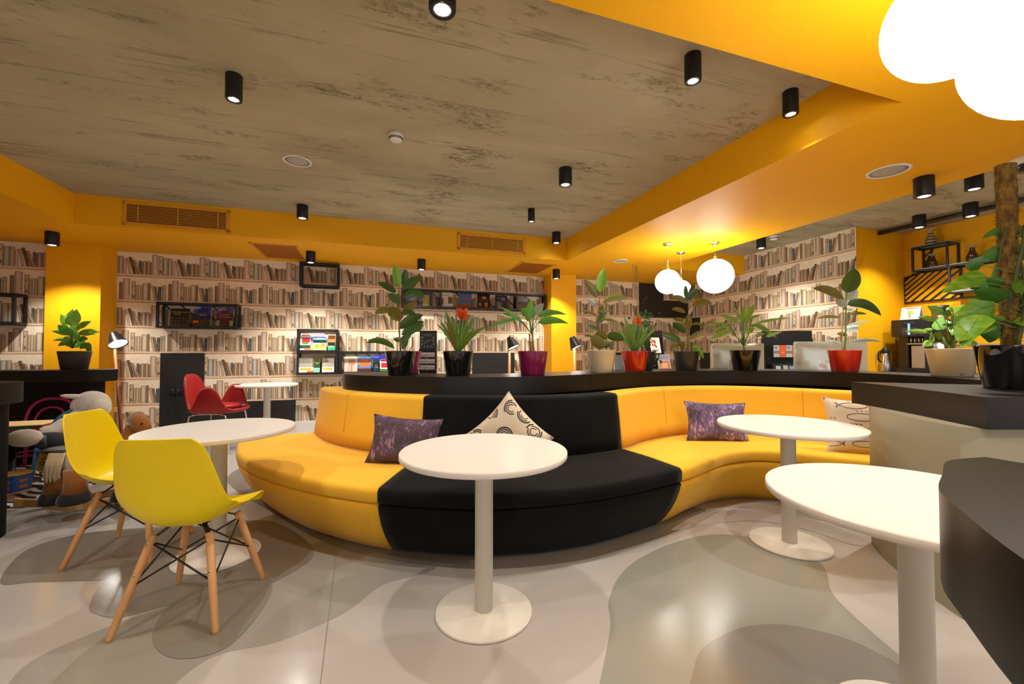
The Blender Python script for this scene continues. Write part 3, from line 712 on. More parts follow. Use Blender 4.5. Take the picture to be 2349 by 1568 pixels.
# ------------- yellow shell chairs
YP=mat('yellow_plastic',(.86,.66,.0),.32,spec=.45); WD=mat('beech_wood',(.66,.36,.15),.45,var=(4,.5,(.50,.25,.09),(6,6,1)),bump=(60,.1,.002))
def shell_chair(label,loc,rz):
    t=thing('shell_chair',label,'chair',loc,rz,'yellow shell chairs')   # faces +Y locally
    # centre profile (y,z) from the front lip up to the back top, half widths
    prof=[(.250,.405,.175),(.235,.432,.205),(.19,.445,.222),(.10,.437,.232),(.0,.425,.236),(-.09,.422,.238),(-.150,.440,.240),(-.195,.485,.242),(-.222,.55,.234),(-.238,.62,.224),(-.252,.69,.210),(-.268,.765,.192),(-.278,.812,.172),(-.283,.842,.140)]
    yz=cr([(a,b,c) for a,b,c in prof],3); rows=[]
    for j,q in enumerate(yz):
        a,b,w=q; tn=yz[min(j+1,len(yz)-1)]-yz[max(j-1,0)]; tn=Vector((0,tn.x,tn.y)).normalized(); nn=Vector((0,-tn.z,tn.y)) # inward/up normal
        if nn.dot(Vector((0,.5,1)))<0: nn=-nn
        s=j/(len(yz)-1); row=[]
        side=.040*math.sin(PI*min(1,max(0,s)))**.6+ .060*math.exp(-((s-.45)/.16)**2)
        for i in range(17):
            u=-1+2*i/16; k=abs(u)**2.6
            row.append(Vector((math.copysign(w*(abs(u)-.06*k),u) ,a,b))+nn*side*k)
        rows.append(row)
    m=MB(); m.grid(rows); o=obj('seat_shell',m,YP,t,world=False,solid=.007,sub=1)
    # legs
    feet=[(-.205,-.215),(.205,-.215),(-.205,.215),(.205,.215)]; tops=[(-.115,-.105),(.115,-.105),(-.115,.135),(.115,.135)]
    SCR=mat('screw_steel',(.7,.68,.62),.25,metal=1); WIRE=mat('black_wire',(.012,.012,.014),.35)
    for (fx,fy),(tx,ty) in zip(feet,tops):
        m=MB(); m.tube([(fx,fy,0),(fx*.985+tx*.015,fy*.985+ty*.015,.012),(fx*.6+tx*.4,fy*.6+ty*.4,.155),(tx,ty,.385)],[.0115,.0135,.0165,.0165],14); l=obj('leg',m,WD,t,world=False)
        m=MB()
        for k in (.62,.93):
            x,y,z=fx+(tx-fx)*k,fy+(ty-fy)*k,.385*k; o2=Vector((math.copysign(.0,fx),math.copysign(1,fy),0)); c=Vector((x,y,z))+o2*.016
            m.cyl(c,c+o2*.003,.006,n=12)
        obj('screw',m,SCR,l,world=False)
    m=MB()
    P=lambda i,k: Vector((feet[i][0]+(tops[i][0]-feet[i][0])*k,feet[i][1]+(tops[i][1]-feet[i][1])*k,.385*k))
    for i,j in ((0,1),(1,0),(2,3),(3,2),(0,2),(2,0),(1,3),(3,1)): m.cyl(P(i,.93),P(j,.5),.0042,n=8)
    for i in range(4):
        for k in (.93,.5): c=P(i,k); m.ball(c,.010,8)
    obj('wire_brace',m,WIRE,t,world=False)
    m=MB()
    for i in range(4): m.bar(P(i,.96),(tops[i][0]*.6,tops[i][1]*.6,.412),.018,.006)
    m.bar((-.07,-.06,.412),(-.07,.08,.412),.02,.006); m.bar((.07,-.06,.412),(.07,.08,.412),.02,.006)
    for x in (-.07,.07):
        for y in (-.06,.08): m.cyl((x,y,.409),(x,y,.424),.012,n=10)
    obj('mounting_bracket',m,WIRE,t,world=False)
    return t
f1=[G(238,1475,0),G(492,1455,0),G(608,1328,0),G(414,1336,0)]; cA=sum(f1,Vector())/4
ch=shell_chair('yellow plastic shell chair nearest the camera, its back turned to us',(cA.x,cA.y,0),math.radians(7))
f2=[G(135,1298,0),G(278,1313,0),G(332,1216,0),G(449,1230,0)]; cB=sum(f2,Vector())/4
dup(ch,(cB.x,cB.y,0),math.radians(-80),'yellow plastic shell chair further back, seen from its side beside the rocking horse')
# ------------- red armchair
RED=mat('red_leather',(.33,.012,.010),.42,spec=.4,bump=(120,.08,.001))
t=thing('red_armchair','red leather swivel armchair with winged arms by the black wall panel','armchair',(-3.60,5.15,0),math.radians(-84))
rows=[];N_=48
def rim(th):  # th=0 front (+Y), pi = back
    d=abs((th+PI)%(2*PI)-PI)
    back=.42*math.exp(-((d-PI)/.70)**4)
    arm=.27*math.exp(-((d-1.42)/.50)**4)
    return .035+back+arm
for k in range(11):
    s=k/10; row=[]
    for i in range(N_):
        th=2*PI*i/N_; Rr=.305+.02*math.cos(2*th); hh=rim(th)
        if s<.5: q=s/.5; r=Rr*.80*q; z=.48+.015*q*q*(-math.cos(th)*.3)
        else: q=(s-.5)/.5; r=Rr*(.80+.20*math.sin(q*PI/2)+.10*q*max(0,(hh-.1))*1.2); z=.48+hh*(q**1.25)
        row.append(Vector((r*math.sin(th)*1.05,r*math.cos(th),z)))
    rows.append(row)
m=MB(); m.grid(rows,close=True); obj('seat_shell',m,RED,t,world=False,solid=.03,sub=1)
m=MB(); m.lathe([(.001,.50),(.19,.505),(.23,.515),(.24,.54),(.22,.56),(.14,.57),(.001,.572)],32); obj('seat_cushion',m,RED,t,world=False)
m=MB()
for sx in (-1,1):
    m.tube([(sx*.26,.27,0),(sx*.22,.2,.44),(sx*.2,.12,.462),(sx*.2,-.12,.462),(sx*.22,-.2,.44),(sx*.26,-.27,0)],.009,8)
m.tube([(-.2,.1,.462),(.2,.1,.462)],.009,8); m.tube([(-.2,-.1,.462),(.2,-.1,.462)],.009,8)
obj('leg_frame',m,CHR,t,world=False)
# ================================================================== PLANTS
SOIL=mat('potting_soil',(.10,.045,.02),.9,bump=(90,1,.01),var=(60,.7,(.22,.10,.05)))
def leafmat(name,a,b2=None,rough=.35,sc=18,amt=.5,st=(1,1,1)):
    m=mat(name,a,rough,spec=.45,var=(sc,amt,b2 or a,st),coat=.15)
    return m
RB=leafmat('rubber_leaf_dark',(.045,.12,.028),(.075,.15,.025)); RBR=leafmat('rubber_leaf_olive',(.17,.17,.02),(.24,.17,.03)); RBL=leafmat('rubber_leaf_bright',(.22,.50,.04),(.14,.38,.03)); RBP=leafmat('leaf_pale_back',(.42,.47,.40),(.34,.40,.30),.45)
STR=leafmat('strap_leaf',(.12,.25,.03),(.22,.32,.05)); TI=leafmat('broad_leaf_green',(.14,.38,.04),(.09,.28,.035)); LAN=leafmat('mottled_leaf',(.20,.40,.06),(.38,.50,.12),sc=40)
DIE=leafmat('dieffenbachia_leaf',(.16,.45,.03),(.55,.66,.18),sc=24,amt=.6); POT_=leafmat('pothos_leaf',(.05,.21,.010),(.40,.52,.05),sc=16,amt=.45,st=(1,1,2.5)); POD=leafmat('pothos_leaf_dark',(.035,.13,.012),(.07,.2,.02))
WOODY=mat('plant_stem_brown',(.22,.13,.05),.7); GST=mat('plant_stem_green',(.10,.20,.04),.5); STK=mat('bamboo_stick',(.42,.26,.10),.6); FLR=mat('bromeliad_red',(.72,.065,.012),.45,var=(30,.4,(.85,.20,.02)))
PK=mat('glossy_black_pot',(.006,.006,.006),.06,spec=.6,coat=.6); PG_=mat('grey_metallic_pot',(.055,.052,.048),.32,metal=.4); PP=mat('purple_pot',(.23,.012,.075),.14,coat=.4); PC=mat('cream_pot',(.66,.58,.38),.16,coat=.3); PR=mat('red_pot',(.55,.025,.008),.10,coat=.5); PD=mat('dark_matt_pot',(.035,.035,.036),.45)
def leaf(mb,b,t,w,arch=.12,tilt=0.0,shape='oval',n=9,fold=.15,m=0):
    """blade from b to t, w wide"""
    b=Vector(b);t=Vector(t);L=(t-b).length
    mid=(b+t)/2+Vector((0,0,arch*L)); P=[(1-s)**2*b+2*s*(1-s)*mid+s*s*t for s in [i/n for i in range(n+1)]]
    view=((b+t)/2-Vector((0,0,H))).normalized(); rows=[]
    for i,p in enumerate(P):
        s=i/n; d=(P[min(i+1,n)]-P[max(i-1,0)]).normalized()
        side=d.cross(view)
        if side.length<.2: side=d.cross(Vector((0,0,1)))
        side=Quaternion(d,tilt)@side.normalized(); up=side.cross(d)
        if shape=='oval': k=math.sin(PI*min(1,s**.85))**.62
        elif shape=='strap': k=(1-.75*s**3)*(.45+.55*min(1,s*6)); k*= 1 if s<.999 else .1
        elif shape=='heart': k=(1.0-s)**.62*min(1,(s+.03)*6)**.6*1.05
        else: k=math.sin(PI*min(1,s**.62))**.9   # lance
        if i==n: k=.02
        k*=w/2
        rows.append([p-side*k+up*fold*k,p-side*k*.55+up*fold*.35*k,p,p+side*k*.55+up*fold*.35*k,p+side*k+up*fold*k])
    mb.grid(rows,m=m)
    # midrib
    mb.tube(P,[.0022*(1-.8*i/n)*(1+L*2) for i in range(n+1)],4,m=m)
def pot(t,c,r1,r0,h,material,soil=True):
    b=MB(); z=c[2]; b.lathe([(.001,0),(r0-.006,0),(r0,.006),(r1-.001,h-.006),(r1,h-.001),(r1-.004,h),(r1-.008,h-.002),(r1-.012,h-.03)],48,c=c); obj('pot',b,material,t)
    b=MB(); n=26; rows=[]; rd=random.Random(int(c[0]*1000))
    for j in range(7):
        rr=(r1-.009)*j/6; rows.append([Vector((c[0]+rr*math.cos(2*PI*i/n),c[1]+rr*math.sin(2*PI*i/n),z+h-.012+.010*(1-(j/6)**2)+rd.uniform(-.004,.005)*(j>0))) for i in range(n)])
    b.grid(rows,close=True)
    for k in range(26):
        a=rd.uniform(0,2*PI); rr=rd.uniform(.2,.9)*r1; b.ball((c[0]+rr*math.cos(a),c[1]+rr*math.sin(a),z+h-.004),rd.uniform(.006,.011),6,sc=(1,.8,.6))
    obj('soil',b,SOIL,t)
def plant(name,label,cat,px,Y,r1,r0,h,pm,z0=1.0):
    x=(px-CX)/F*Y; t=thing(name,label,cat,(x,Y,z0),0,None); pot(t,(x,Y,z0),r1,r0,h,pm); return t,Vector((x,Y,z0+h))
def PX(s,ox,oy): return lambda x,y:(x/s+ox,y/s+oy)
def leaves(t,c,conv,lst,mats,shape='oval',arch=.12,name='foliage',petiole=None,pm=None,depth=.07,seed=1,wscale=1.0,fold=.15):
    rd=random.Random(seed); mb=MB(); pb=MB(); Y=c.y; k=F/Y
    for L in lst:
        (bx,by),(tx,ty),w=L[:3]; mi=L[3] if len(L)>3 else 0
        b=conv(bx,by); e=conv(tx,ty); sc=conv(1,0)[0]-conv(0,0)[0]
        dy=rd.uniform(-1,1)*depth
        B=D(b[0],b[1],Y+dy*.25); T=D(e[0],e[1],Y+dy)
        ar=L[4] if len(L)>4 else arch
        leaf(mb,B,T,w*sc/k*wscale,ar,rd.uniform(-.45,.45),shape,m=mi,fold=fold)
        if petiole:
            p=petiole(b); pb.tube([p,(p+B)/2+Vector((0,0,(p-B).length*.04)),B],[.0035,.003,.0025],5)
    obj(name,mb,mats,t)
    if petiole: obj('petioles',pb,pm or GST,t)
def stem(t,c,pts,r,material,name='stem'):
    b=MB(); b.tube([c-Vector((0,0,.02))]+pts,r,8); obj(name,b,material,t)
# -- rubber plant, glossy black pot
t,c=plant('potted_rubber_plant','tall rubber plant in glossy black pot, leftmost pot on the long counter','potted plant',919,3.60,.130,.102,.205,PK)
cv=PX(3.915,550,560); S=lambda pts,cv=cv,Y=3.6:[D(*cv(*p),Y) for p in pts]
leaves(t,c,cv,[((1428,378),(1388,178),82,1,.0),((1472,380),(1490,222),72,0,.0),((1450,412),(1642,298),72,0,.18),((1520,400),(1612,300),60,0,.1),((1405,432),(1238,348),66,0,.12),((1465,480),(1662,475),84,0,.40),((1436,532),(1330,446),78,0,.12),
 ((1350,600),(1212,622),70,2,.32),((1450,685),(1330,572),118,2,.15),((1455,640),(1590,512),78,2,.05),((1470,610),(1585,640),50,0,.25),((1425,760),(1645,632),95,0,.12),((1450,812),(1650,700),92,0,.0),((1440,875),(1380,850),40,0,.2),((1440,870),(1545,800),62,0,.0),((1392,935),(1138,888),60,0,.34),((1455,940),(1510,835),62,0,0)],[RB,RBL,RBR],seed=4)
stem(t,c,S([(1440,900),(1432,760),(1440,600),(1432,480),(1425,380)]),[.008,.008,.007,.006,.005,.004],WOODY)
# -- purple pot behind with a sparse twig
t,c=plant('potted_twig_plant','sparse twiggy plant in purple pot tucked behind the leftmost black pot','potted plant',936,3.83,.120,.095,.205,PP)
leaves(t,c,cv,[((1560,760),(1500,700),55),((1570,740),(1640,690),55),((1590,720),(1660,700),40),((1545,790),(1490,740),50),((1580,780),(1640,740),50),((1560,720),(1600,640),45),((1540,770),(1560,690),50),((1600,760),(1660,720),30)],[STR],'lance',seed=9)
stem(t,c,[D(*cv(*p),3.83) for p in [(1555,900),(1550,830),(1560,760)]],[.004,.004,.003,.002],WOODY)
# -- bromeliads
def strapfan(t,c,n,spread,hgt,wd,mats,seed,name='foliage',pxs=None):
    rd=random.Random(seed); mb=MB()
    for i in range(n):
        a=2*PI*i/n*2.4+rd.uniform(-.2,.2); s=i/n; el=rd.uniform(.15,1)
        L=hgt*rd.uniform(.75,1.05); o=spread*(.25+.75*s)*rd.uniform(.8,1.1)
        b=c+Vector((math.cos(a)*.018,math.sin(a)*.018,0)); e=c+Vector((math.cos(a)*o,math.sin(a)*o*.7,L*(1-.45*s)))
        leaf(mb,b,e,wd*rd.uniform(.8,1.1),.10+.12*s,rd.uniform(-.3,.3),'strap',n=10,m=1 if rd.random()<.14 else 0)
    obj(name,mb,mats,t)
def flower(t,c,n,h,r,seed):
    rd=random.Random(seed); mb=MB()
    for i in range(n):
        a=2.4*i; s=i/n; b=c+Vector((0,0,h*(.0+.45*s))); e=b+Vector((math.cos(a)*r*(1-.3*s),math.sin(a)*r*(1-.3*s),h*.42)); leaf(mb,b,e,.024,-.12,rd.uniform(-.3,.3),'lance',n=6)
    obj('flower',mb,FLR,t)
t,c=plant('potted_bromeliad','bromeliad with bright orange red flower in glossy black pot','potted plant',1051,3.58,.130,.102,.205,PK)
strapfan(t,c,34,.27,.37,.026,[STR,leafmat('strap_leaf_brown',(.24,.13,.03),(.2,.1,.02))],3)
stem(t,c,[c+Vector((.02,0,.12)),c+Vector((.032,0,.25))],[.006,.006,.005],GST); flower(t,c+Vector((.035,-.02,.26)),18,.14,.065,2)
# -- purple pot, broad leaves on long petioles
t,c=plant('potted_cordyline','plant with long broad leaves in purple pot in front of the middle pillar','potted plant',1222,3.60,.130,.102,.205,PP)
cv=PX(3.915,1100,560)
base=D(*cv(465,800),3.6)
leaves(t,c,cv,[((455,668),(462,492),82,0,.0),((435,640),(368,572),66,0,.1),((500,610),(576,528),66,1,.0),((520,648),(782,634),50,0,.22),((525,705),(800,714),62,0,.20),((380,690),(190,562),42,0,.02),((350,672),(198,620),26,0,.15),((340,668),(48,762),30,0,.10),((452,690),(410,600),50,0,.0),((480,650),(500,560),40,0,.0)],[TI,RBP],'lance',petiole=lambda b:base,pm=GST,seed=6,wscale=1.15)
b=MB(); b.tube([c-Vector((.012,0,.02)),D(*cv(452,880),3.6),D(*cv(448,800),3.6)],[.009,.008,.007],8); b.tube([c+Vector((.012,0,-.02)),D(*cv(478,880),3.6),D(*cv(476,790),3.6)],[.008,.008,.007],8)
rd=random.Random(3)
for i in range(14):
    p=D(*cv(465+rd.uniform(-16,16),rd.uniform(800,900)),3.6); b.tube([p,p+Vector((rd.choice((-1,1))*.012,0,.014))],[.0025,.0006],4)
obj('stem',b,mat('stem_shaggy',(.35,.20,.07),.8),t)
# -- cream pot rubber plant
cv=PX(5.405,1330,580); YY=4.02
t,c=plant('potted_rubber_plant','rubber plant with one bright upright leaf in cream pot','potted plant',1379,YY,.142,.112,.215,PC)
leaves(t,c,cv,[((252,492),(298,198),142,1,0),((215,552),(56,330),92,2,.12),((285,612),(592,574),100,2,.34),((205,650),(98,560),84,3,.0),((215,775),(8,716),38,2,.15),((232,875),(310,690),92,0,0),((232,705),(300,668),50,2,.1),((250,740),(420,714),24,2,.05),((255,825),(462,856),38,2,.18),((240,960),(102,902),52,0,.15),((345,1055),(185,1010),110,2,.1),((330,1030),(552,1082),122,0,.14),((310,1172),(130,1035),150,2,.05),((305,1175),(385,1120),56,0,.1),((150,1030),(50,1028),26,0,.1)],[RB,RBL,RBR,RBP],seed=8,depth=.06)
stem(t,c,[D(*cv(*p),YY) for p in [(225,1150),(228,980),(240,780),(245,560),(252,490)]],[.007,.007,.007,.006,.005,.004],WOODY)
stem(t,c,[D(*cv(*p),YY+.02) for p in [(205,1150),(205,860),(203,600)]],[.005]*4,STK,'support_stick')
# -- red pot bromeliad
t,c=plant('potted_bromeliad','leafy bromeliad with small orange bloom in red pot near the centre','potted plant',1455,4.22,.132,.102,.205,PR)
strapfan(t,c,26,.24,.37,.032,[leafmat('strap_leaf_light',(.13,.27,.04),(.22,.33,.07)),STR],11)
stem(t,c,[c+Vector((.01,0,.15)),c+Vector((.02,-.02,.30))],[.006,.006,.005],GST); flower(t,c+Vector((.03,-.03,.26)),8,.12,.05,5)
# -- dark pot, jasmine with sticks
t,c=plant('potted_climber','dark leafy climber with thin tall canes in dark pot behind the red pot','potted plant',1476,4.50,.120,.092,.20,PD)
rd=random.Random(12); mb=MB()
for i in range(120):
    a=rd.uniform(0,2*PI); rr=abs(rd.gauss(0,.075)); z=rd.uniform(.02,.42); p=c+Vector((math.cos(a)*rr+.03,math.sin(a)*rr,z)); d=Vector((rd.uniform(-1,1),rd.uniform(-1,1),rd.uniform(-.5,.7))).normalized()
    leaf(mb,p,p+d*rd.uniform(.03,.055),.024,.1,rd.uniform(-1,1),'oval',n=4)
for i in range(16):
    p=c+Vector((.12+rd.uniform(-.02,.05),rd.uniform(-.05,.05),rd.uniform(-.10,.03))); leaf(mb,p,p+Vector((rd.uniform(-.02,.03),0,-.045)),.024,.1,rd.uniform(-1,1),'oval',n=4)
obj('foliage',mb,RB,t)
b=MB()
for i in range(7):
    a=2*PI*i/7; b.tube([c+Vector((.02*math.cos(a),.02*math.sin(a),-.01)),c+Vector((.06*math.cos(a)+.02,.05*math.sin(a),.2)),c+Vector((.05*math.cos(a+.8)+.03,.05*math.sin(a),.42))],[.003,.0025,.0015],5)
pp=[D(*cv(*p),4.5) for p in ((770,640),(790,590),(830,545),(848,572))]; b.tube(pp,.0015,5)
obj('stem',b,GST,t)
b=MB()
for (a0,a1) in (((712,650),(653,138)),((712,640),(690,148)),((722,640),(708,150))): b.tube([c+Vector((-.01,0,-.01)),D(*cv(*a0),4.5),D(*cv(*a1),4.5)],.0032,6)
obj('support_stick',b,STK,t)
# -- grey pot rubber plant
cv=PX(5.87,1460,620); YY=4.52
t,c=plant('potted_rubber_plant','rubber plant in satin grey pot below the white globe lamps','potted plant',1574,YY,.134,.106,.205,PG_)
leaves(t,c,cv,[((672,378),(660,198),60,0,0),((700,385),(782,168),66,0,0),((670,400),(826,244),86,0,.0),((695,442),(474,348),80,2,.18),((742,492),(1022,452),88,2,.36),((665,572),(472,522),60,2,.18),((645,672),(494,664),58,2,.12),((695,795),(695,585),100,2,0),((655,842),(488,700),104,0,.08),((602,962),(332,848),104,0,.12),((740,728),(922,748),42,2,.2),((712,932),(908,804),72,2,.08),((645,1035),(560,955),90,2,.0),((560,1015),(448,1028),56,2,.2),((740,1025),(905,1190),82,1,.30),((705,590),(765,478),48,3,0)],[RB,RBL,RBR,RBP],seed=21,depth=.06)
stem(t,c,[D(*cv(*p),YY) for p in [(680,1030),(690,850),(700,640),(698,440)]],[.008,.008,.007,.006,.004],WOODY)
stem(t,c,[D(*cv(*p),YY+.02) for p in [(712,1030),(714,860),(708,460)]],[.004]*4,STK,'support_stick')
# -- black pot, mottled lance leaves
YY=4.50
t,c=plant('potted_aglaonema','plant with many narrow mottled leaves in glossy black pot between two monitors','potted plant',1709,YY,.150,.116,.215,PK)
bs=D(*cv(1440,1020),YY)
leaves(t,c,cv,[((1450,650),(1605,448),92,0,0),((1405,680),(1310,470),36,0,0),((1415,650),(1445,478),48,0,0),((1375,700),(1118,605),58,0,.1),((1225,718),(888,762),30,0,.12),((1300,732),(985,850),42,0,.16),((1285,800),(972,942),74,0,.06),((1485,665),(1702,588),40,0,.06),((1600,712),(2085,640),36,0,.06),((1580,722),(1897,922),56,0,.14),((1560,760),(1480,870),80,0,.1),((1600,885),(1745,852),56,0,.12),((1740,892),(1975,820),46,0,.05),((1335,885),(1262,800),46,0,0),((1470,720),(1560,560),60,0,0),((1440,700),(1470,560),50,0,0),((1520,780),(1640,720),50,0,.1),((1500,830),(1600,780),44,0,.1)],[LAN],'lance',petiole=lambda b:bs,seed=31,wscale=1.15,depth=.09)
stem(t,c,[bs],[.012,.010],WOODY)
# -- red pot rubber plant
cv=PX(3.136,1600,500); YY=4.18
t,c=plant('potted_rubber_plant','rubber plant in bright red pot at the right end of the counter','potted plant',1937,YY,.140,.110,.215,PR)
leaves(t,c,cv,[((1078,538),(1132,362),112,0,0),((1055,582),(833,508),64,2,.22),((1075,622),(1322,702),66,0,.34),((1058,640),(1005,560),60,3,0),((1095,600),(1150,508),56,3,0),((1025,715),(857,722),24,2,.15),((1080,692),(1218,690),24,2,.1),((1075,772),(1232,735),20,3,.0),((1070,802),(1165,775),56,3,0),((1080,845),(1000,832),28,2,.15),((1038,912),(920,880),26,3,.1),((1075,895),(1325,890),24,3,.15),((1075,662),(1122,662),18,3,.1),((1080,650),(1040,652),18,2,.1)],[RB,RBL,RBR,RBP],seed=41,depth=.07)
stem(t,c,[D(*cv(*p),YY) for p in [(1060,930),(1066,800),(1068,650),(1076,540)]],[.008,.008,.007,.006,.004],GST)
stem(t,c,[D(*cv(*p),YY+.01) for p in [(1040,930),(1042,780),(1052,600)]],[.005]*4,STK,'support_stick')
# -- cream pot dieffenbachia
cv=PX(5.887,1950,640); YY=3.42
t,c=plant('potted_dieffenbachia','light green dieffenbachia in wide cream pot in front of the coffee machine','potted plant',2182,YY,.157,.122,.225,PC)
bs=D(*cv(1380,900),YY)
leaves(t,c,cv,[((1262,478),(1040,362),96,0,.05),((1390,425),(1292,418),80,0,.1),((1155,562),(905,515),62,0,.1),((1045,722),(742,705),62,0,.12),((1112,680),(965,690),40,0,.1),((1105,842),(975,908),86,0,.05),((1110,862),(1100,700),50,1,.0),((1180,690),(1250,485),130,1,0),((1340,645),(1262,540),110,1,0),((1300,500),(1330,415),84,1,0),((1455,565),(1362,490),100,0,.05),((1400,470),(1552,340),90,0,.0),((1740,545),(2072,572),60,0,.12),((1760,632),(1952,640),44,0,.1),((1730,625),(1900,690),56,0,.1),((1690,905),(1660,820),60,0,0),((1150,720),(1210,820),90,1,.1),((1290,600),(1340,700),120,1,.05),((1420,560),(1500,650),110,1,0),((1450,700),(1560,840),110,1,.1),((1560,560),(1700,640),90,0,.1),((1420,640),(1380,760),100,1,.1)],[DIE,leafmat('dieffenbachia_leaf_dark',(.09,.26,.02),(.24,.40,.04),sc=24)],'lance',petiole=lambda b:bs,seed=51,wscale=1.1,depth=.11)
b=MB(); b.tube([c-Vector((0,0,.02)),bs,D(*cv(1390,800),YY)],[.016,.015,.012],10); b.tube([c-Vector((.03,0,.02)),D(*cv(1290,880),YY),D(*cv(1250,780),YY)],[.010,.009,.007],8); obj('stem',b,mat('thick_stem',(.13,.16,.04),.6),t)
m=text('pot_logo','lechuza',.016,frameM(D(2204,858.5,YY-.135)+Vector((0,-.006,0)),(1,.35,0),(0,0,1)),BLK,t)
# -- big black pot, pothos on a moss pole
cv=PX(3.016,1900,380); YY=2.28
t,c=plant('potted_pothos','huge variegated pothos on a moss pole in the big black pot at the right','potted plant',2332,YY,.165,.128,.235,PK)
MOSS=mat('moss_coir',(.13,.065,.012),.95,bump=(120,1,.03),var=(40,.8,(.38,.24,.05),(1,1,.5)))
cx=(2318-CX)/F*YY; b=MB(); rd=random.Random(2); rows=[]
for j in range(46):
    z=1.19+j*.023; rows.append([Vector((cx+math.cos(2*PI*i/26)*(.037+rd.uniform(-.004,.006)+(.006 if j>30 else 0)),YY+math.sin(2*PI*i/26)*(.037+rd.uniform(-.004,.006)),z)) for i in range(26)])
b.grid(rows,close=True)
for i in range(420):
    a=rd.uniform(0,2*PI); z=rd.uniform(1.25,2.2); p=Vector((cx+math.cos(a)*.038,YY+math.sin(a)*.038,z)); q=p+Vector((math.cos(a+rd.uniform(-1,1))*.02,math.sin(a)*.02,rd.uniform(-.02,.02))); b.tube([p,(p+q)/2+Vector((0,0,.006)),q],[.0009,.0009,.0004],3)
obj('moss_pole',b,MOSS,t)
b=MB()
for k,(ox,oz,a) in enumerate(((-.035,1.2,.3),(.03,1.2,2),(-.01,1.2,4),(.0,1.2,5.2))):
    b.tube([Vector((cx+ox*(1-j/9)+.045*math.cos(a+j*.35),YY-.02+.045*math.sin(a+j*.35),1.2+j*.075)) for j in range(10)],[.011-.0006*j for j in range(10)],8)
for i in range(60):
    a=rd.uniform(PI,2*PI); z=rd.uniform(1.22,1.5); p=Vector((cx+math.cos(a)*.05,YY+math.sin(a)*.05,z)); b.tube([p,p+Vector((math.cos(a)*.03,math.sin(a)*.02,rd.uniform(-.03,.01)))],[.0016,.0006],4)
obj('stem',b,mat('pothos_stem',(.06,.075,.02),.7),t)
pb=D(*cv(1260,820),YY-.05)
leaves(t,c,cv,[((1255,472),(1065,505),52,1,.30),((1290,452),(1360,500),70,1,.15),((1265,590),(1370,650),100,1,.1),((1190,606),(1055,650),86,1,.1),((1065,690),(945,700),92,1,.1),((1090,770),(785,880),92,0,.10),((1345,700),(1140,890),190,0,.04),((1190,840),(1050,790),90,1,.1),((1205,935),(1010,862),104,1,.1),((1155,962),(890,1070),150,0,.14),((1050,1030),(925,1262),130,0,.12),((1052,1062),(900,1215),150,0,.05),((1420,900),(1285,1085),170,0,.0),((1205,1115),(1125,1170),130,1,.1),((1172,1195),(1045,1158),72,1,.1),((1210,1080),(1040,1068),60,0,.1),((1400,760),(1300,880),120,1,0),((1330,1000),(1420,1120),140,0,.1),((1300,560),(1250,620),70,1,0),((1010,800),(1110,860),80,1,.1)],[POT_,POD],'heart',petiole=lambda b:Vector((cx,YY-.05,min(max(D(b[0],b[1],YY).z-.06,1.3),1.9))),seed=61,wscale=1.45,depth=.12)
# -- left counter dieffenbachia
cv=PX(3.915,0,520); YY=4.66
t,c=plant('potted_dieffenbachia','small dieffenbachia in dark grey pot in front of the left yellow pillar','potted plant',172,YY,.140,.110,.205,PD)
bs=D(*cv(650,1090),YY)
leaves(t,c,cv,[((628,880),(545,782),72,0,0),((645,890),(690,738),92,0,0),((625,870),(655,735),66,0,0),((692,912),(822,848),44,0,.1),((600,935),(516,880),62,1,.05),((622,962),(462,938),44,1,.12),((612,1012),(468,1022),28,1,.12),((640,945),(662,880),70,0,.0),((705,962),(905,948),44,0,.14),((720,970),(862,966),38,0,.12),((700,1015),(682,978),60,0,.1),((652,1085),(682,1005),80,1,0),((762,1040),(815,1160),50,1,.3),((690,1000),(760,1060),70,1,.1),((640,1000),(560,1050),60,1,.1),((660,930),(700,860),60,0,0),((700,1010),(790,1010),50,1,.1),((600,1070),(620,1000),60,1,0),((630,980),(600,900),60,1,0),((720,1060),(780,1090),60,1,.1),((590,1040),(520,1070),36,1,.1),((650,1000),(720,940),60,0,0)],[DIE,TI],'lance',petiole=lambda b:bs,seed=71,wscale=1.15,depth=.09)
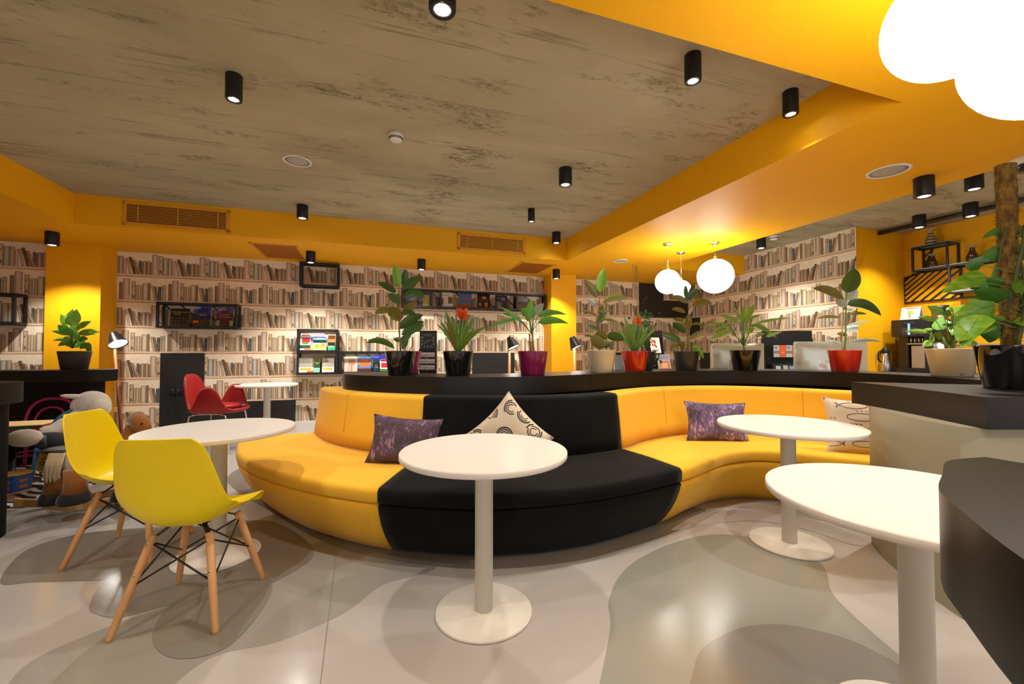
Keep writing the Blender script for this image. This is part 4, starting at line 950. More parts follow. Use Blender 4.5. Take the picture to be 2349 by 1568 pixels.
# ================================================================== WALL FRAMES, BOOKS, LAMPS, DEVICES, KIDS CORNER
STEEL=mat('black_steel_frame',(.013,.012,.012),.4)
CVM=mat('printed_cover',(1,1,1),.18,spec=.5,attr=True); PAG=mat('paper_pages',(.75,.72,.64),.7)
BB_=.030
def wall_frame(label,u0,u1,z0,z1,dep=.20,divs=(),mids=(),slant=0,v0=.012,group='black steel frames on the book wall'):
    o=R(u0,v0,z0); t=thing('wall_frame_shelf',label,'wall shelf',o,ANG,group)
    W=u1-u0; Hh=z1-z0; s=.028; m=MB()
    # local x along the wall, -y into the room
    def bx(x0,x1,y0,y1,a,b2): m.box(x0,x1,y0,y1,a,b2)
    for y in (0,-dep+s):
        for x in [0,W-s]+[W*d-s/2 for d in divs]: bx(x,x+s,y-s+s,y+s*.0+ (0 if y else 0)+s if False else y+s*.999 if y else y-.0+0.0001,0,Hh) if False else m.box(x,x+s,(y-s if y==0 else y-s),(y),0,Hh)
        for z in [0,Hh-s]+[Hh*d-s/2 for d in mids]: m.box(s,W-s,y-s,y,z,z+s)
    for x in (0,W-s):
        for z in [0,Hh-s]+[Hh*d-s/2 for d in mids]: m.box(x,x+s,-dep,-s,z,z+s)
    obj('frame',m,STEEL,t,world=False)
    m=MB(); k=0
    for z in [s]+[Hh*d+s/2 for d in mids]: m.box(s,W-s,-dep+.004,-s,z-.010,z-.004)
    obj('shelf_board',m,STEEL,t,world=False)
    if slant:
        m=MB(); n=slant
        for i in range(n):
            x=W*(i+.15)/n; m.bar((x,-s*.6,Hh-s),(min(W-s,x+Hh*.95),-s*.6,s),.016)
        obj('slant_bars',m,STEEL,t,world=False)
    m=MB()
    for x,sg in ((s,1),(W-s,-1)):
        m.prism3([(x,-dep-.0005,Hh-s),(x+sg*.03,-dep-.0005,Hh-s),(x,-dep-.0005,Hh-s-.03)],[(x,-dep+s,Hh-s),(x+sg*.03,-dep+s,Hh-s),(x,-dep+s,Hh-s-.03)])
    obj('corner_gusset',m,STEEL,t,world=False)
    return t
def cover(label,base,w,h,th,rects,texts=(),lean=.22,yaw=ANG,name='book',cat='book',group='magazines and books on display'):
    """upright leaning publication; base = lower left corner in the world; rects = (x0,x1,z0,z1,colour) in 0..1; texts = (s,x,z,size,colour)"""
    t=thing(name,label,cat,base,yaw,group); m=MB()
    Ml=Matrix.Rotation(-lean,4,'X')
    m.M=Ml; m.box(0,w,0,th,0,h); obj('pages',m,PAG,t,world=False)
    m=MB(Ml); m.keep=True
    def q(x0,x1,z0,z1,c,off): m.add([(x0*w,-off,z0*h),(x1*w,-off,z0*h),(x1*w,-off,z1*h),(x0*w,-off,z1*h)],[(0,1,2,3)],c)
    for i,(x0,x1,z0,z1,c) in enumerate(rects): q(x0,x1,z0,z1,c,.0006+.0003*i)
    obj('cover',m,CVM,t,world=False)
    for s,x,z,size,c in texts:
        mt=mat('ink_%d_%d_%d'%tuple(int(v*255) for v in c),c,.5)
        M=t.matrix_basis if False else Matrix.Translation(Vector(base))@Matrix.Rotation(yaw,4,'Z')@Ml@Matrix.Translation((x*w,-.0006-.0003*(len(rects)+1),z*h))@Matrix.Rotation(PI/2,4,'X')
        text('title',s,size*h,M,mt,t)
    return t
def wallpt(px,v,z): return R(Ux(px,v),v,z)
zk=lambda k:1.2+k*ROWH
# frame A
vF=.20
wall_frame('long black wall frame with three upright books, left of the red armchair',Ux(357,vF),Ux(543,vF),1.515,1.862,slant=5)
W_=(.9,.9,.88);K_=(.01,.01,.012)
def onA(px,zz,v=.17): p=wallpt(px,v,zz); return p
cover('dark hardback with small round photos, left book in the long frame',onA(388,1.552),.215,.24,.012,[(0,1,0,1,(.018,.022,.03))]+[((i*.19+.06),(i*.19+.17),j*.16+.05,j*.16+.15,srgb(70+20*((i+j)%3),60,55)) for i in range(5) for j in range(3)],[('GEORGIAN MUSEUM',.5,.78,.085,srgb(200,190,80)),('MASTERS',.35,.66,.08,srgb(200,190,80))])
cover('blue book with city night photo, centre book in the long frame',onA(441,1.552),.20,.285,.012,[(0,1,0,1,(.02,.02,.09)),(0,1,.6,1,(.03,.07,.32)),(.0,.35,.84,.96,(.35,.45,.65)),(.2,.8,.55,.86,(.02,.03,.09)),(0,1,0,.3,(.05,.05,.03)),(0,.3,.14,.26,(.8,.12,.02))],[('TBILISI',.5,.55,.12,(.35,.38,.5))])
cover('brown and violet book with landscape, right book in the long frame',onA(494,1.552),.20,.27,.012,[(0,1,0,1,(.07,.03,.02)),(0,1,.68,1,(.10,.10,.30)),(.1,.5,.82,.93,(.35,.35,.5)),(.25,.75,.3,.85,(.12,.02,.03)),(0,.22,.02,.3,(.3,.27,.2)),(.8,1,.02,.3,(.35,.32,.24))],[('GEORGIAN',.5,.6,.10,(.5,.35,.3)),('ANTHOLOGY',.5,.48,.10,(.5,.3,.25))])
# frame B empty
wall_frame('small empty black wall frame just under the yellow ceiling',Ux(685,vF),Ux(776,vF),2.155,2.515)
# frame C
wall_frame('two-tier black wall frame full of colourful magazines',Ux(681,vF),Ux(775,vF),.862,1.53,mids=(.5,))
wall_frame('low black wall frame running behind the tall rubber plant with travel books',Ux(778,vF),Ux(945,vF),.862,1.205,slant=6)
wall_frame('long black wall frame high on the wall behind the bromeliad',Ux(921,.16),Ux(1251,.12),1.905,2.205,dep=.15,divs=(.25,.78),slant=6)
# frame E (left edge)
wall_frame('black wall frame cut off by the left picture edge',Ux(-130,.40),Ux(33,.40),1.525,1.89,v0=.215)
def onC(px,zz,v=.17): return wallpt(px,v,zz)
cover('white magazine with red poppies, left one on the upper tier',onC(688,1.222),.135,.25,.004,[(0,1,0,1,W_),(.1,.9,.86,.96,(.7,.05,.04)),(.15,.95,.45,.75,(.65,.03,.05)),(.2,.8,.35,.48,(.1,.3,.05)),(0,1,.1,.3,(.03,.1,.05)),(.4,1,.02,.12,(.8,.2,.1))],[('GEORGIA',.5,.90,.10,(.9,.9,.9))],name='magazine',cat='magazine')
cover('lilac magazine with yellow title on the upper tier of the magazine frame',onC(710,1.222,.145),.20,.26,.004,[(0,1,0,1,(.42,.34,.68)),(.05,.3,.82,.93,(.85,.75,.2)),(.4,.95,.84,.88,(.85,.75,.2)),(0,1,0,.3,(.7,.5,.1))],name='magazine',cat='magazine')
cover('bright yellow and blue magazine in front on the upper tier',onC(717,1.222,.185),.185,.20,.004,[(0,1,0,1,(.9,.85,.45)),(0,1,.78,1,(.15,.55,.85)),(0,1,.55,.78,(.03,.04,.05)),(.1,.9,.1,.4,(.85,.65,.1)),(.2,.4,.2,.45,(.2,.5,.1)),(.6,.9,.3,.5,(.75,.3,.1))],[('TBILISI',.5,.88,.13,(.95,.9,.3))],name='magazine',cat='magazine')
cover('orange and green magazine, right one on the upper tier',onC(752,1.222),.10,.24,.004,[(0,1,0,1,W_),(0,1,.5,.95,(.75,.25,.1)),(0,1,.28,.5,(.02,.03,.03)),(0,1,0,.28,(.05,.45,.3)),(.1,.8,.2,.26,(.8,.85,.1))],name='magazine',cat='magazine')
cover('white brochure with orange bicycles, left one on the lower tier',onC(685,.895),.20,.215,.004,[(0,1,0,1,(.42,.40,.30)),(0,1,.68,1,(.8,.8,.78)),(0,1,0,.36,W_),(.1,.85,.15,.3,(.75,.45,.05)),(.55,1,0,.12,(.8,.2,.08))]+[(i*.12+.05,i*.12+.08,.66,.98,(.35,.35,.3)) for i in range(6)],name='magazine',cat='brochure')
cover('narrow green brochure between two bicycle brochures',onC(717,.895),.10,.225,.004,[(0,1,0,1,(.03,.10,.03)),(0,1,.6,1,(.30,.28,.18)),(0,1,0,.3,(.3,.6,.5)),(.3,.8,.75,.9,(.05,.2,.05)),(.5,.7,.55,.62,(.8,.6,.1))],name='magazine',cat='brochure')
cover('white brochure with yellow racers, right one on the lower tier',onC(739,.895),.165,.215,.004,[(0,1,0,1,(.45,.42,.33)),(.45,1,.68,1,(.85,.85,.85)),(0,1,0,.36,W_),(.1,.85,.15,.3,(.75,.5,.05)),(.15,.6,.75,.8,(.4,.15,.1))],name='magazine',cat='brochure')
cover('beige book with tree drawing, first in the low frame',onC(790,.897),.20,.235,.010,[(0,1,0,1,(.66,.48,.38)),(.3,.75,.4,.8,(.45,.25,.18)),(.48,.56,.02,.4,(.35,.18,.12)),(.28,.36,.02,.35,(.45,.25,.2))])
cover('blue book with orange title block in the low frame',onC(820,.897),.20,.235,.010,[(0,1,0,1,(.06,.22,.55)),(0,1,.45,.7,(.5,.25,.1)),(.2,.85,.3,.85,(.6,.18,.07)),(0,1,0,.2,(.1,.03,.02))])
cover('dark blue magazine behind the rubber plant pot',onC(856,.897,.12),.22,.255,.008,[(0,1,0,1,(.02,.05,.09)),(0,1,.72,1,(.04,.04,.35)),(.1,.35,.2,.45,(.3,.32,.3))],[('Check',.22,.88,.10,(.5,.6,.9))],name='magazine',cat='magazine')
cover('white magazine with red poppies half hidden by the black pot',onC(872,.897,.19),.12,.19,.004,[(0,1,0,1,W_),(.1,.9,.8,.94,(.7,.05,.04)),(.15,.95,.3,.7,(.65,.03,.05)),(0,1,0,.2,(.05,.2,.05))],name='magazine',cat='magazine')
def onD(px,v=.13): return wallpt(px,v,1.938)
dk=(.02,.022,.03)
for px,w,h,rc,tx,lab in ((925,.20,.23,[(0,1,0,1,(.05,.045,.05)),(.2,.8,.3,.8,(.12,.11,.12)),(0,1,.85,1,(.02,.03,.12))],[],'grey photo book, first in the high frame beside the rubber plant'),
 (961,.20,.225,[(0,1,0,1,(.03,.05,.12)),(.3,.8,0,.8,(.38,.30,.06)),(0,.3,.3,.55,(.15,.17,.22))],[],'night blue book with gold panel in the high frame'),
 (1008,.215,.235,[(0,1,0,1,(.60,.58,.5)),(0,.3,.1,.6,(.1,.08,.08)),(.35,.6,.05,.6,(.55,.5,.42)),(.65,1,.2,.7,(.09,.1,.07))],[('canyonlx',.5,.82,.15,K_)],'white cover with old portraits above the bromeliad'),
 (1054,.21,.235,[(0,1,0,1,(.05,.11,.30)),(0,1,0,.25,(.22,.06,.03)),(.4,1,.55,.65,(.3,.05,.03))],[],'blue sky travel book just behind the red bloom'),
 (1096,.215,.235,[(0,1,0,1,(.012,.008,.006)),(.55,.8,.05,.4,(.35,.14,.02)),(.1,.3,.1,.35,(.2,.15,.08))],[('100',.5,.72,.22,(.75,.62,.42)),('RESTAURANTS',.5,.55,.10,(.4,.08,.03))],'black cover with the number 100 in pale digits'),
 (1137,.215,.225,[(0,1,0,1,dk),(.1,.5,.1,.5,(.1,.13,.2)),(.15,.45,.02,.12,(.6,.15,.03)),(.5,.8,.6,.85,(.16,.15,.25))],[('TBILISI',.3,.8,.10,(.3,.3,.35))],'dark book with small night photo near the 100 cover'),
 (1186,.20,.22,[(0,1,0,1,(.06,.07,.09)),(.1,.9,.6,.95,(.2,.2,.26)),(0,1,0,.3,(.12,.10,.02))],[],'grey blue book, last in the high frame near the pillar')):
    cover(lab,onD(px),w,h,.010,rc,tx,lean=.15)
# ------------- black display stand with clock
v=.9; Yc=4.72
p=D(962,858,Yc); q=D(1001,758,Yc); W=q.x-p.x
t=thing('magazine_stand','narrow black display stand with a square clock above magazine pockets','display stand',(p.x,Yc,0))
m=MB(); m.box(p.x,q.x,Yc,Yc+.05,.02,q.z); m.box(p.x-.05,q.x+.05,Yc-.05,Yc+.3,0,.03); obj('back_board',m,STEEL,t)
zt=D(981,765,Yc).z; zb=D(981,798,Yc).z; ccx=(p.x+q.x)/2; ccz=(zt+zb)/2; hw=W*.46
m=MB(); m.box(ccx-hw,ccx+hw,Yc-.012,Yc,ccz-hw*.98,ccz+hw*.98); fc=obj('clock_face',m,mat('clock_black',(.015,.015,.015),.3),t)
m=MB(); gw=mat('clock_gold',(.5,.45,.25),.5)
for i in range(60):
    a=2*PI*i/60; s=1/max(abs(math.sin(a)),abs(math.cos(a))); r1=hw*.94*s; r0=hw*.88*s
    m.bar((ccx+r0*math.sin(a),Yc-.0128,ccz+r0*math.cos(a)),(ccx+r1*math.sin(a),Yc-.0128,ccz+r1*math.cos(a)),.0025,.001,up=(0,1,0))
obj('minute_marks',m,gw,fc)
for i in range(1,13):
    a=2*PI*i/12; s=1/max(abs(math.sin(a)),abs(math.cos(a)))*.72
    text('numeral',str(i),.030,frameM((ccx+hw*s*math.sin(a),Yc-.0135,ccz+hw*s*math.cos(a)),(1,0,0),(0,0,1)),mat('clock_digit',(.6,.6,.5),.5),fc)
m=MB(); m.bar((ccx,Yc-.016,ccz),(ccx-.035,Yc-.016,ccz-.03),.006,.001,up=(0,1,0)); m.bar((ccx,Yc-.017,ccz),(ccx+.06,Yc-.017,ccz+.012),.004,.001,up=(0,1,0)); obj('hands',m,gw,fc)
for i,(y0,y1,tx) in enumerate(((808,818,('BUSINESS','WEEK')),(821,834,('BUSINESS','WEEK')),(835,847,('Georgian','things')))):
    za=D(981,y1,Yc).z; zb2=D(981,y0,Yc).z
    tt=thing('magazine','white magazine with a red and black title, %s in the clock stand'%('top one','middle one','bottom one')[i],'magazine',(p.x+.01,Yc-.03,za),0,'magazines in the clock stand')
    m=MB(); m.box(p.x+.012,q.x-.012,Yc-.030,Yc-.024,za,zb2); obj('cover',m,mat('white_gloss',(.72,.70,.70),.25),tt)
    text('title',tx[0],.026,frameM((ccx-.035,Yc-.031,(za+zb2)/2-.008),(1,0,0),(0,0,1)),mat('ink_black',(.01,.01,.01),.5),tt)
    text('title',tx[1],.026,frameM((ccx+.055,Yc-.031,(za+zb2)/2-.008),(1,0,0),(0,0,1)),mat('ink_red',(.6,.02,.02),.5),tt)
for i,y in enumerate((802,820,834,848)):
    z=D(981,y,Yc).z; m=MB(); m.box(p.x,q.x,Yc-.04,Yc,z-.012,z+.006); pk=obj('pocket',m,STEEL,t)
    text('numeral',str(i+1),.022,frameM((ccx,Yc-.041,z-.001),(1,0,0),(0,0,1)),mat('ink_white',(.7,.7,.7),.5),pk)
# ------------- desk lamps on wooden posts
SHB=mat('lamp_shade_black',(.025,.024,.024),.35,spec=.5); OAK=mat('lamp_post_wood',(.36,.13,.035),.5,var=(3,.5,(.26,.08,.02),(4,4,1)))
HOT=mat('lamp_bulb_disc',(1,1,1),.4,emit=((1,.95,.85),25))
def post_lamp(label,hx,hy,Y,dirx,size,post,power):
    hd=D(hx,hy,Y); d=Vector((dirx,-.14,-.80)).normalized()   # light direction
    base=Vector((post[0],post[1],0)); t=thing('post_lamp',label,'lamp',base,0,'black cone lamps on wooden posts')
    m=MB(); top=Vector((post[2],post[3],hd.z+.02)); m.tube([base,top],[.017,.014],8); obj('post',m,OAK,t)
    q=d.to_track_quat('Z','Y').to_matrix().to_4x4(); q.translation=hd-d*size*1.25
    m=MB(q); m.lathe([(size*.34,0),(size*.42,size*.05),(size*.50,size*.3),(size*.98,size*1.70),(size,size*1.75),(size*.95,size*1.74),(size*.45,size*.3),(.001,size*.25)],32); obj('lamp_shade',m,SHB,t)
    m=MB(q); m.lathe([(size*.93,size*1.60),(size*.5,size*1.66),(.001,size*1.67)],28); obj('bulb',m,HOT,t)
    m=MB(); a=hd-d*size*1.2; m.tube([a,(a+top)/2+Vector((0,0,.05)),top],.005,6); obj('cable',m,BLK,t)
    spot(hd+d*size*.8,power,2.3,.6); L=[o for o in COL.objects if o.type=='LIGHT'][-1]; L.rotation_euler=d.to_track_quat('-Z','Y').to_euler()
g=G(258,1000,0)
post_lamp('black cone lamp glowing beside the left yellow pillar',268,782,4.95,.55,.095,(-4.62,5.0,-4.74,4.98),5)
post_lamp('black cone lamp shining between the bromeliad and the purple pot',1176,790,4.6,.35,.075,(-.03,4.66,-.03,4.66),3.5)
post_lamp('black cone lamp shining left of the cream pot rubber plant',1320,790,4.9,.35,.08,(.735,4.96,.735,4.96),3.5)
# ------------- computers
ALU=mat('computer_aluminium',(.60,.58,.46),.22,metal=.35,coat=.4)
def monitor(label,x0,x1,y0,Y,yaw,group='monitors on the desk behind the counter'):
    a=D(x0,y0,Y); b2=D(x1,y0,Y); w=b2.x-a.x; cx=(a.x+b2.x)/2; t=thing('desktop_monitor',label,'monitor',(cx,Y,.76),yaw,group)
    h=w*.74; zt=a.z-.76
    m=MB(); n=16; rows=[]
    for j in range(n+1):
        vv=-1+2*j/n; rows.append([Vector((w/2*uu,-.034*(1-uu**2)**.5*(1-vv**2)**.5-.004,zt-h/2+h/2*vv)) for uu in [-1+2*i/n for i in range(n+1)]])
    m.grid(rows); m.rbox(-w/2,w/2,-.006,.010,zt-h,zt,r=.02,ax=1); obj('case',m,ALU,t,world=False)
    m=MB(); m.box(-w*.15,w*.15,-.09,-.084,0.0,zt-h*.62); m.box(-w*.15,w*.15,-.09,.10,0,.008); obj('stand',m,ALU,t,world=False)
monitor('back of a silver desktop monitor behind the narrow leaved plant',1630,1753,787,5.05,math.radians(2))
monitor('back of a silver desktop monitor behind the red pot rubber plant',1824,1984,783,4.78,math.radians(-4))
DESK=mat('desk_white',(.6,.58,.54),.4)
t=thing('reception_desk','white desk behind the counter carrying the monitors','desk',(3.0,5.0,0)); m=MB(); m.box(1.9,4.2,4.92,5.5,.73,.76); m.box(1.95,2.0,4.97,5.45,0,.73); m.box(4.1,4.15,4.97,5.45,0,.73); m.box(2.0,4.1,5.4,5.43,.2,.73); obj('desktop',m,DESK,t)
m=MB(); a=D(1670,845,4.86); m.prism3([(a.x-.02,4.84,1.0),(a.x+.10,4.84,1.0),(a.x+.085,4.86,1.055),(a.x-.005,4.86,1.055)],[(a.x-.02,4.845,1.0),(a.x+.10,4.845,1.0),(a.x+.085,4.865,1.055),(a.x-.005,4.865,1.055)])
for px,x1,Y,lab in ((1672,1690,4.70,'small white card standing beside the black pot'),(1878,1898,4.52,'small white card standing beside the red pot')):
    a=D(px,826,Y); b2=D(x1+14,826,Y); m=MB(); m.prism3([(a.x,Y,.995),(b2.x,Y,.995),(b2.x,Y+.02,a.z+.0),(a.x+.015,Y+.02,a.z)],[(a.x,Y+.006,.995),(b2.x,Y+.006,.995),(b2.x,Y+.026,a.z),(a.x+.015,Y+.026,a.z)])
    obj('table_card',m,mat('card_white',(.75,.74,.72),.4),label=lab,cat='card')
# ------------- brochure racks
def rack(label,px0,px1,ytop,Y,yaw,tiers,slope=.15,name='brochure_rack'):
    a=D(px0,ytop,Y); b2=D(px1,ytop,Y); W=b2.x-a.x; cx=(a.x+b2.x)/2; t=thing(name,label,'brochure rack',(cx,Y,0),yaw); Ht=a.z
    m=MB()
    for s in (-1,1):
        x=s*(W/2-.012); m.bar((x,0,0),(x,.18,Ht),.024,.03); m.bar((x,.30,0),(x,.18,Ht),.02,.02)
    obj('side_frame',m,STEEL,t,world=False)
    m=MB(); m.box(-W/2+.02,W/2-.02,.165,.175,Ht-.24,Ht); obj('header_board',m,STEEL,t,world=False)
    for z in tiers:
        m=MB(); m.box(-W/2+.02,W/2-.02,-.02,.15,z-.03,z); m.box(-W/2+.02,W/2-.02,-.02,-.01,z-.03,z+.015); obj('shelf',m,STEEL,t,world=False)
        m=MB(); m.box(-W/2+.02,W/2-.02,.150,.158,z,z+.26); obj('backing',m,STEEL,t,world=False)
    return t,a,b2,Ht
t,a,b2,Ht=rack('black brochure rack with orange leaflets by the right book wallpaper',1765,1897,757,6.0,math.radians(-8),[1.12,.86,.55])
for i in range(7):
    x=a.x+.05+i*.082; m=MB(); c=Vector((x,5.99-.012*i,1.121))
    tt=thing('leaflet','%s leaflet in the tall brochure rack, number %s from its left end'%('orange' if i%2 else 'grey and white',('one','two','three','four','five','six','seven')[i]),'leaflet',c,math.radians(-8),'leaflets in the tall brochure rack')
    m.box(0,.078,.0,.004,0,.17); obj('sheet',m,mat('leaflet_orange',(.85,.13,.02),.3) if i%2 else mat('leaflet_grey',(.6,.58,.56),.3),tt,world=False)
    m=MB()
    if i%2: m.box(.02,.06,-.001,0,.06,.066)
    else: m.box(0,.078,-.001,0,.05,.09); m.box(.01,.05,-.001,0,.12,.15)
    obj('printing',m,mat('ink_white',(.7,.7,.7),.5) if i%2 else mat('ink_greyblue',(.25,.27,.33),.5),tt,world=False)
cover('dark photo magazine lying low in the tall brochure rack',Vector((a.x+.05,5.98,.862)),.32,.17,.004,[(0,1,0,1,(.03,.03,.04)),(.1,.3,.4,.8,(.5,.5,.5)),(.4,.6,.5,.85,(.45,.4,.35)),(.65,.9,.35,.8,(.2,.3,.5)),(.3,.5,.1,.4,(.5,.1,.05))],yaw=math.radians(-8),name='magazine',cat='magazine')
t,a,b2,Ht=rack('open black magazine rack standing behind the leafy climber',1497,1538,757,6.3,math.radians(16),[1.00,.72],name='magazine_rack')
cover('white magazine with big red number in the open rack',Vector((a.x-.03,6.26,1.18)),.17,.24,.004,[(0,1,0,1,W_),(.15,.55,.45,.85,(.6,.08,.06)),(.25,.45,.55,.75,W_),(.1,.7,.1,.2,(.2,.2,.3))],lean=.25,yaw=math.radians(16),name='magazine',cat='magazine')
cover('magazine with a plate of food in the open rack',Vector((a.x+.06,6.20,.905)),.22,.26,.004,[(0,1,0,1,(.45,.42,.44)),(.1,.9,.1,.6,(.6,.22,.10)),(.25,.75,.2,.5,(.75,.45,.3)),(.1,.9,.72,.95,(.25,.28,.42))],lean=.25,yaw=math.radians(16),name='magazine',cat='magazine')
# pale office chair back behind the cream pot
m=MB(); a=D(1410,812,4.9); b2=D(1430,850,4.9); m.rbox(a.x,b2.x,4.9,4.93,.80,a.z,r=.02,ax=1); t=thing('office_chair','pale grey chair back between the cream and red pots','chair',((a.x+b2.x)/2,4.9,0)); obj('backrest',m,mat('pale_grey_plastic',(.36,.40,.44),.4),t)
m=MB(); m.tube([((a.x+b2.x)/2,4.93,.02),((a.x+b2.x)/2,4.93,.85)],.02,10); m.box(a.x-.12,b2.x+.1,4.95,5.3,.44,.48); obj('seat',m,STEEL,t)
m=MB(); m.box(a.x-.02,b2.x+.02,4.895,4.9,a.z-.004,a.z+.02); obj('top_rail',m,BLK,t)
# ------------- coffee corner (wall u=UR2 faces -u)
def C(v,off,z): return R(UR2-off,v,z)     # point on/in front of the coffee wall
def Vc(px,off=0): return Vx(px,UR2-off)
YAWC=ANG-PI/2                              # local +x runs along v, local -y into the room
def cthing(name,label,cat,v,off,z,group=None): return thing(name,label,cat,C(v,off,z),YAWC,group)
# counter with drawers
t=cthing('coffee_counter','black counter with flat drawers under the coffee machine','counter',VR+.02,.62,0)
m=MB(); m.box(0,3.6,0,.60,.90,.93); obj('worktop',m,TOP,t,world=False)
m=MB(); m.box(0,3.6,.03,.60,.02,.90); obj('body',m,BODYB,t,world=False)
for k in range(3):
    for j,(z0,z1) in enumerate(((.80,.87),(.66,.78),(.5,.64))):
        m=MB(); m.box(.03+k*.9,.9+k*.9,.012,.03,z0,z1); dr=obj('drawer',m,mat('drawer_black',(.03,.03,.03),.35),t,world=False)
        m=MB(); m.box(.3+k*.9,.6+k*.9,.004,.012,z1-.02,z1-.012); obj('handle',m,mat('handle_dark_steel',(.2,.2,.2),.3,metal=1),dr,world=False)
# raised plinth
off=.50; z0=.93
v1=Vc(2048,off); v2=Vc(2138,off)
# coffee machine
t=cthing('coffee_machine','black coffee machine with blue lit buttons and steel drip area','coffee machine',v1,off,.93)
w=v2-v1; sc=1.0
ztop=D(2050,735,C(v1,off,0).y).z-.93; zmid=D(2050,773,C(v1,off,0).y).z-.93
m=MB(); m.box(-.05,w,.0,.42,.0,.06); obj('drip_base',m,mat('machine_black',(.014,.014,.015),.2,coat=.3),t,world=False)
m=MB(); m.box(.04,w,.10,.42,.06,zmid); m.box(w*.82,w,.0,.12,.06,zmid); m.box(.04,w*.36,.04,.12,.06,zmid); obj('housing',m,mat('machine_black',(.014,.014,.015),.2,coat=.3),t,world=False)
m=MB(); m.rbox(0,w,-.02,.42,zmid,ztop,r=.008,ax=1); hd=obj('head',m,mat('machine_black',(.014,.014,.015),.2,coat=.3),t,world=False)
m=MB(); m.box(w*.28,w*.66,-.024,-.02,zmid+.02,ztop-.10); obj('button_panel',m,mat('machine_panel',(.05,.05,.055),.25),hd,world=False)
m=MB()
for k in range(6):
    zz=zmid+.035+k*.022+(.012 if k>1 else 0); q=Matrix.Translation((w*.47,-.026,zz))@Matrix.Rotation(PI/2,4,'X'); n=16
    m.M=q; vs=[];fs=[]
    for i in range(n):
        a=2*PI*i/n
        for rr in (.0065,.0105): vs.append((rr*math.cos(a)*1.2,rr*math.sin(a),0))
    for i in range(n): fs.append((2*i,2*i+1,(2*i+3)%(2*n),(2*i+2)%(2*n)))
    m.add(vs,fs)
bl=mat('blue_button_light',(.3,.8,1),.4,emit=((.15,.65,1),3)); bl.cycles.emission_sampling='NONE'
obj('lit_buttons',m,bl,hd,world=False)
m=MB(); m.box(w*.34,w*.62,-.0235,-.02,ztop-.055,ztop-.03); obj('display',m,mat('machine_display',(.03,.06,.12),.2),hd,world=False)
STL=mat('brushed_steel',(.55,.52,.46),.28,metal=1)
m=MB(); m.box(w*.40,w*.80,.07,.10,.06,zmid-.12); obj('drip_panel',m,STL,t,world=False)
m=MB(); m.box(w*.38,w*.82,-.0,.1,zmid-.10,zmid-.085)
for k in range(4): m.cyl((w*(.45+.1*k),.03,zmid-.09),(w*(.45+.1*k),.03,zmid),.010,n=10)
obj('spouts',m,STL,t,world=False)
# table tent on the machine
t=cthing('table_tent','white folded card with a green pillow figure on the coffee machine','card',v1+.02,off-.08,.93+ztop)
cw=w*.50; chh=.17
m=MB(); m.prism3([(.02,0,0),(.02+cw,0,0),(.02+cw,.05,chh),(.02,.05,chh)],[(.02,.003,0),(.02+cw,.003,0),(.02+cw,.053,chh),(.02,.053,chh)]); m.prism3([(.02,.11,0),(.02+cw,.11,0),(.02+cw,.055,chh),(.02,.055,chh)],[(.02,.107,0),(.02+cw,.107,0),(.02+cw,.052,chh),(.02,.052,chh)]); obj('card_sheet',m,mat('card_white',(.75,.74,.72),.4),t,world=False)
def on(x,z,o=.001): return (.02+cw*x,.05*z-o,chh*z)
m=MB(); P=[(.32,.78),(.5,.70),(.68,.80),(.63,.6),(.68,.42),(.5,.48),(.32,.40),(.38,.6)]; m.add([on(*p) for p in P],[tuple(range(8))]); obj('pillow_print',m,mat('print_green',(.35,.55,.08),.5),t,world=False)
m=MB(); 
for p,q in (((.46,.46),(.42,.12)),((.46,.46),(.52,.12)),((.52,.46),(.56,.12))): m.bar(on(*p),on(*q),.004,.001)
obj('leg_print',m,mat('ink_black',(.01,.01,.01),.5),t,world=False)
m=MB(); m.add([on(.15,.93),on(.85,.93),on(.85,.90),on(.15,.90)],[(0,1,2,3)]); m.add([on(.22,.88),on(.8,.88),on(.8,.86),on(.22,.86)],[(0,1,2,3)]); obj('headline_print',m,mat('ink_red',(.6,.02,.02),.5),t,world=False)
# thermos
pv=Vc(2030,.54); t=cthing('thermos_jug','steel thermos jug with black lid and handle left of the coffee machine','jug',pv,.54,.93); t.rotation_euler[2]+=1.4
Yt=C(pv,.54,0).y; hgt=D(2036,796,Yt).z-.93
m=MB(); m.lathe([(.001,0),(.068,0),(.072,.01),(.070,hgt*.3),(.045,hgt*.72),(.040,hgt*.76)],28); obj('body',m,STL,t,world=False)
m=MB(); m.lathe([(.042,hgt*.74),(.046,hgt*.78),(.040,hgt*.90),(.022,hgt*.95),(.020,hgt),(.001,hgt)],24); m.box(.03,.07,-.01,.01,hgt*.80,hgt*.84); obj('lid',m,BLK,t,world=False)
m=MB(); m.tube(cr([(-.04,0,hgt*.85),(-.10,0,hgt*.80),(-.105,0,hgt*.5),(-.07,0,hgt*.40)],5),.009,8); obj('handle',m,BLK,t,world=False)
# steel jar / hopper and toaster behind the dieffenbachia
pv=Vc(2168,.26); Yt=C(pv,.35,0).y; t=cthing('bean_canister','tall glass and steel bean canister behind the cream pot plant','canister',pv,.35,.93)
h2=D(2143,701,Yt).z-.93; r=.085
m=MB(); m.lathe([(.001,0),(r,0),(r,h2*.45),(.001,h2*.45)],28); obj('base',m,STL,t,world=False)
m=MB(); m.lathe([(.001,h2*.45),(r*.9,h2*.45),(r*.9,h2*.92),(.001,h2*.92)],28); obj('jar',m,mat('bean_brown',(.09,.05,.025),.3,coat=.4),t,world=False)
m=MB(); m.lathe([(r*.95,h2*.92),(r,h2*.94),(r,h2),(.001,h2)],28); obj('lid',m,BLK,t,world=False)
pv=Vc(2200,.45); Yt=C(pv,.45,0).y; t=cthing('glass_display_box','steel framed glass box with stacked cups behind the moss pole plant','display box',pv,.50,.93)
h3=.36; m=MB()
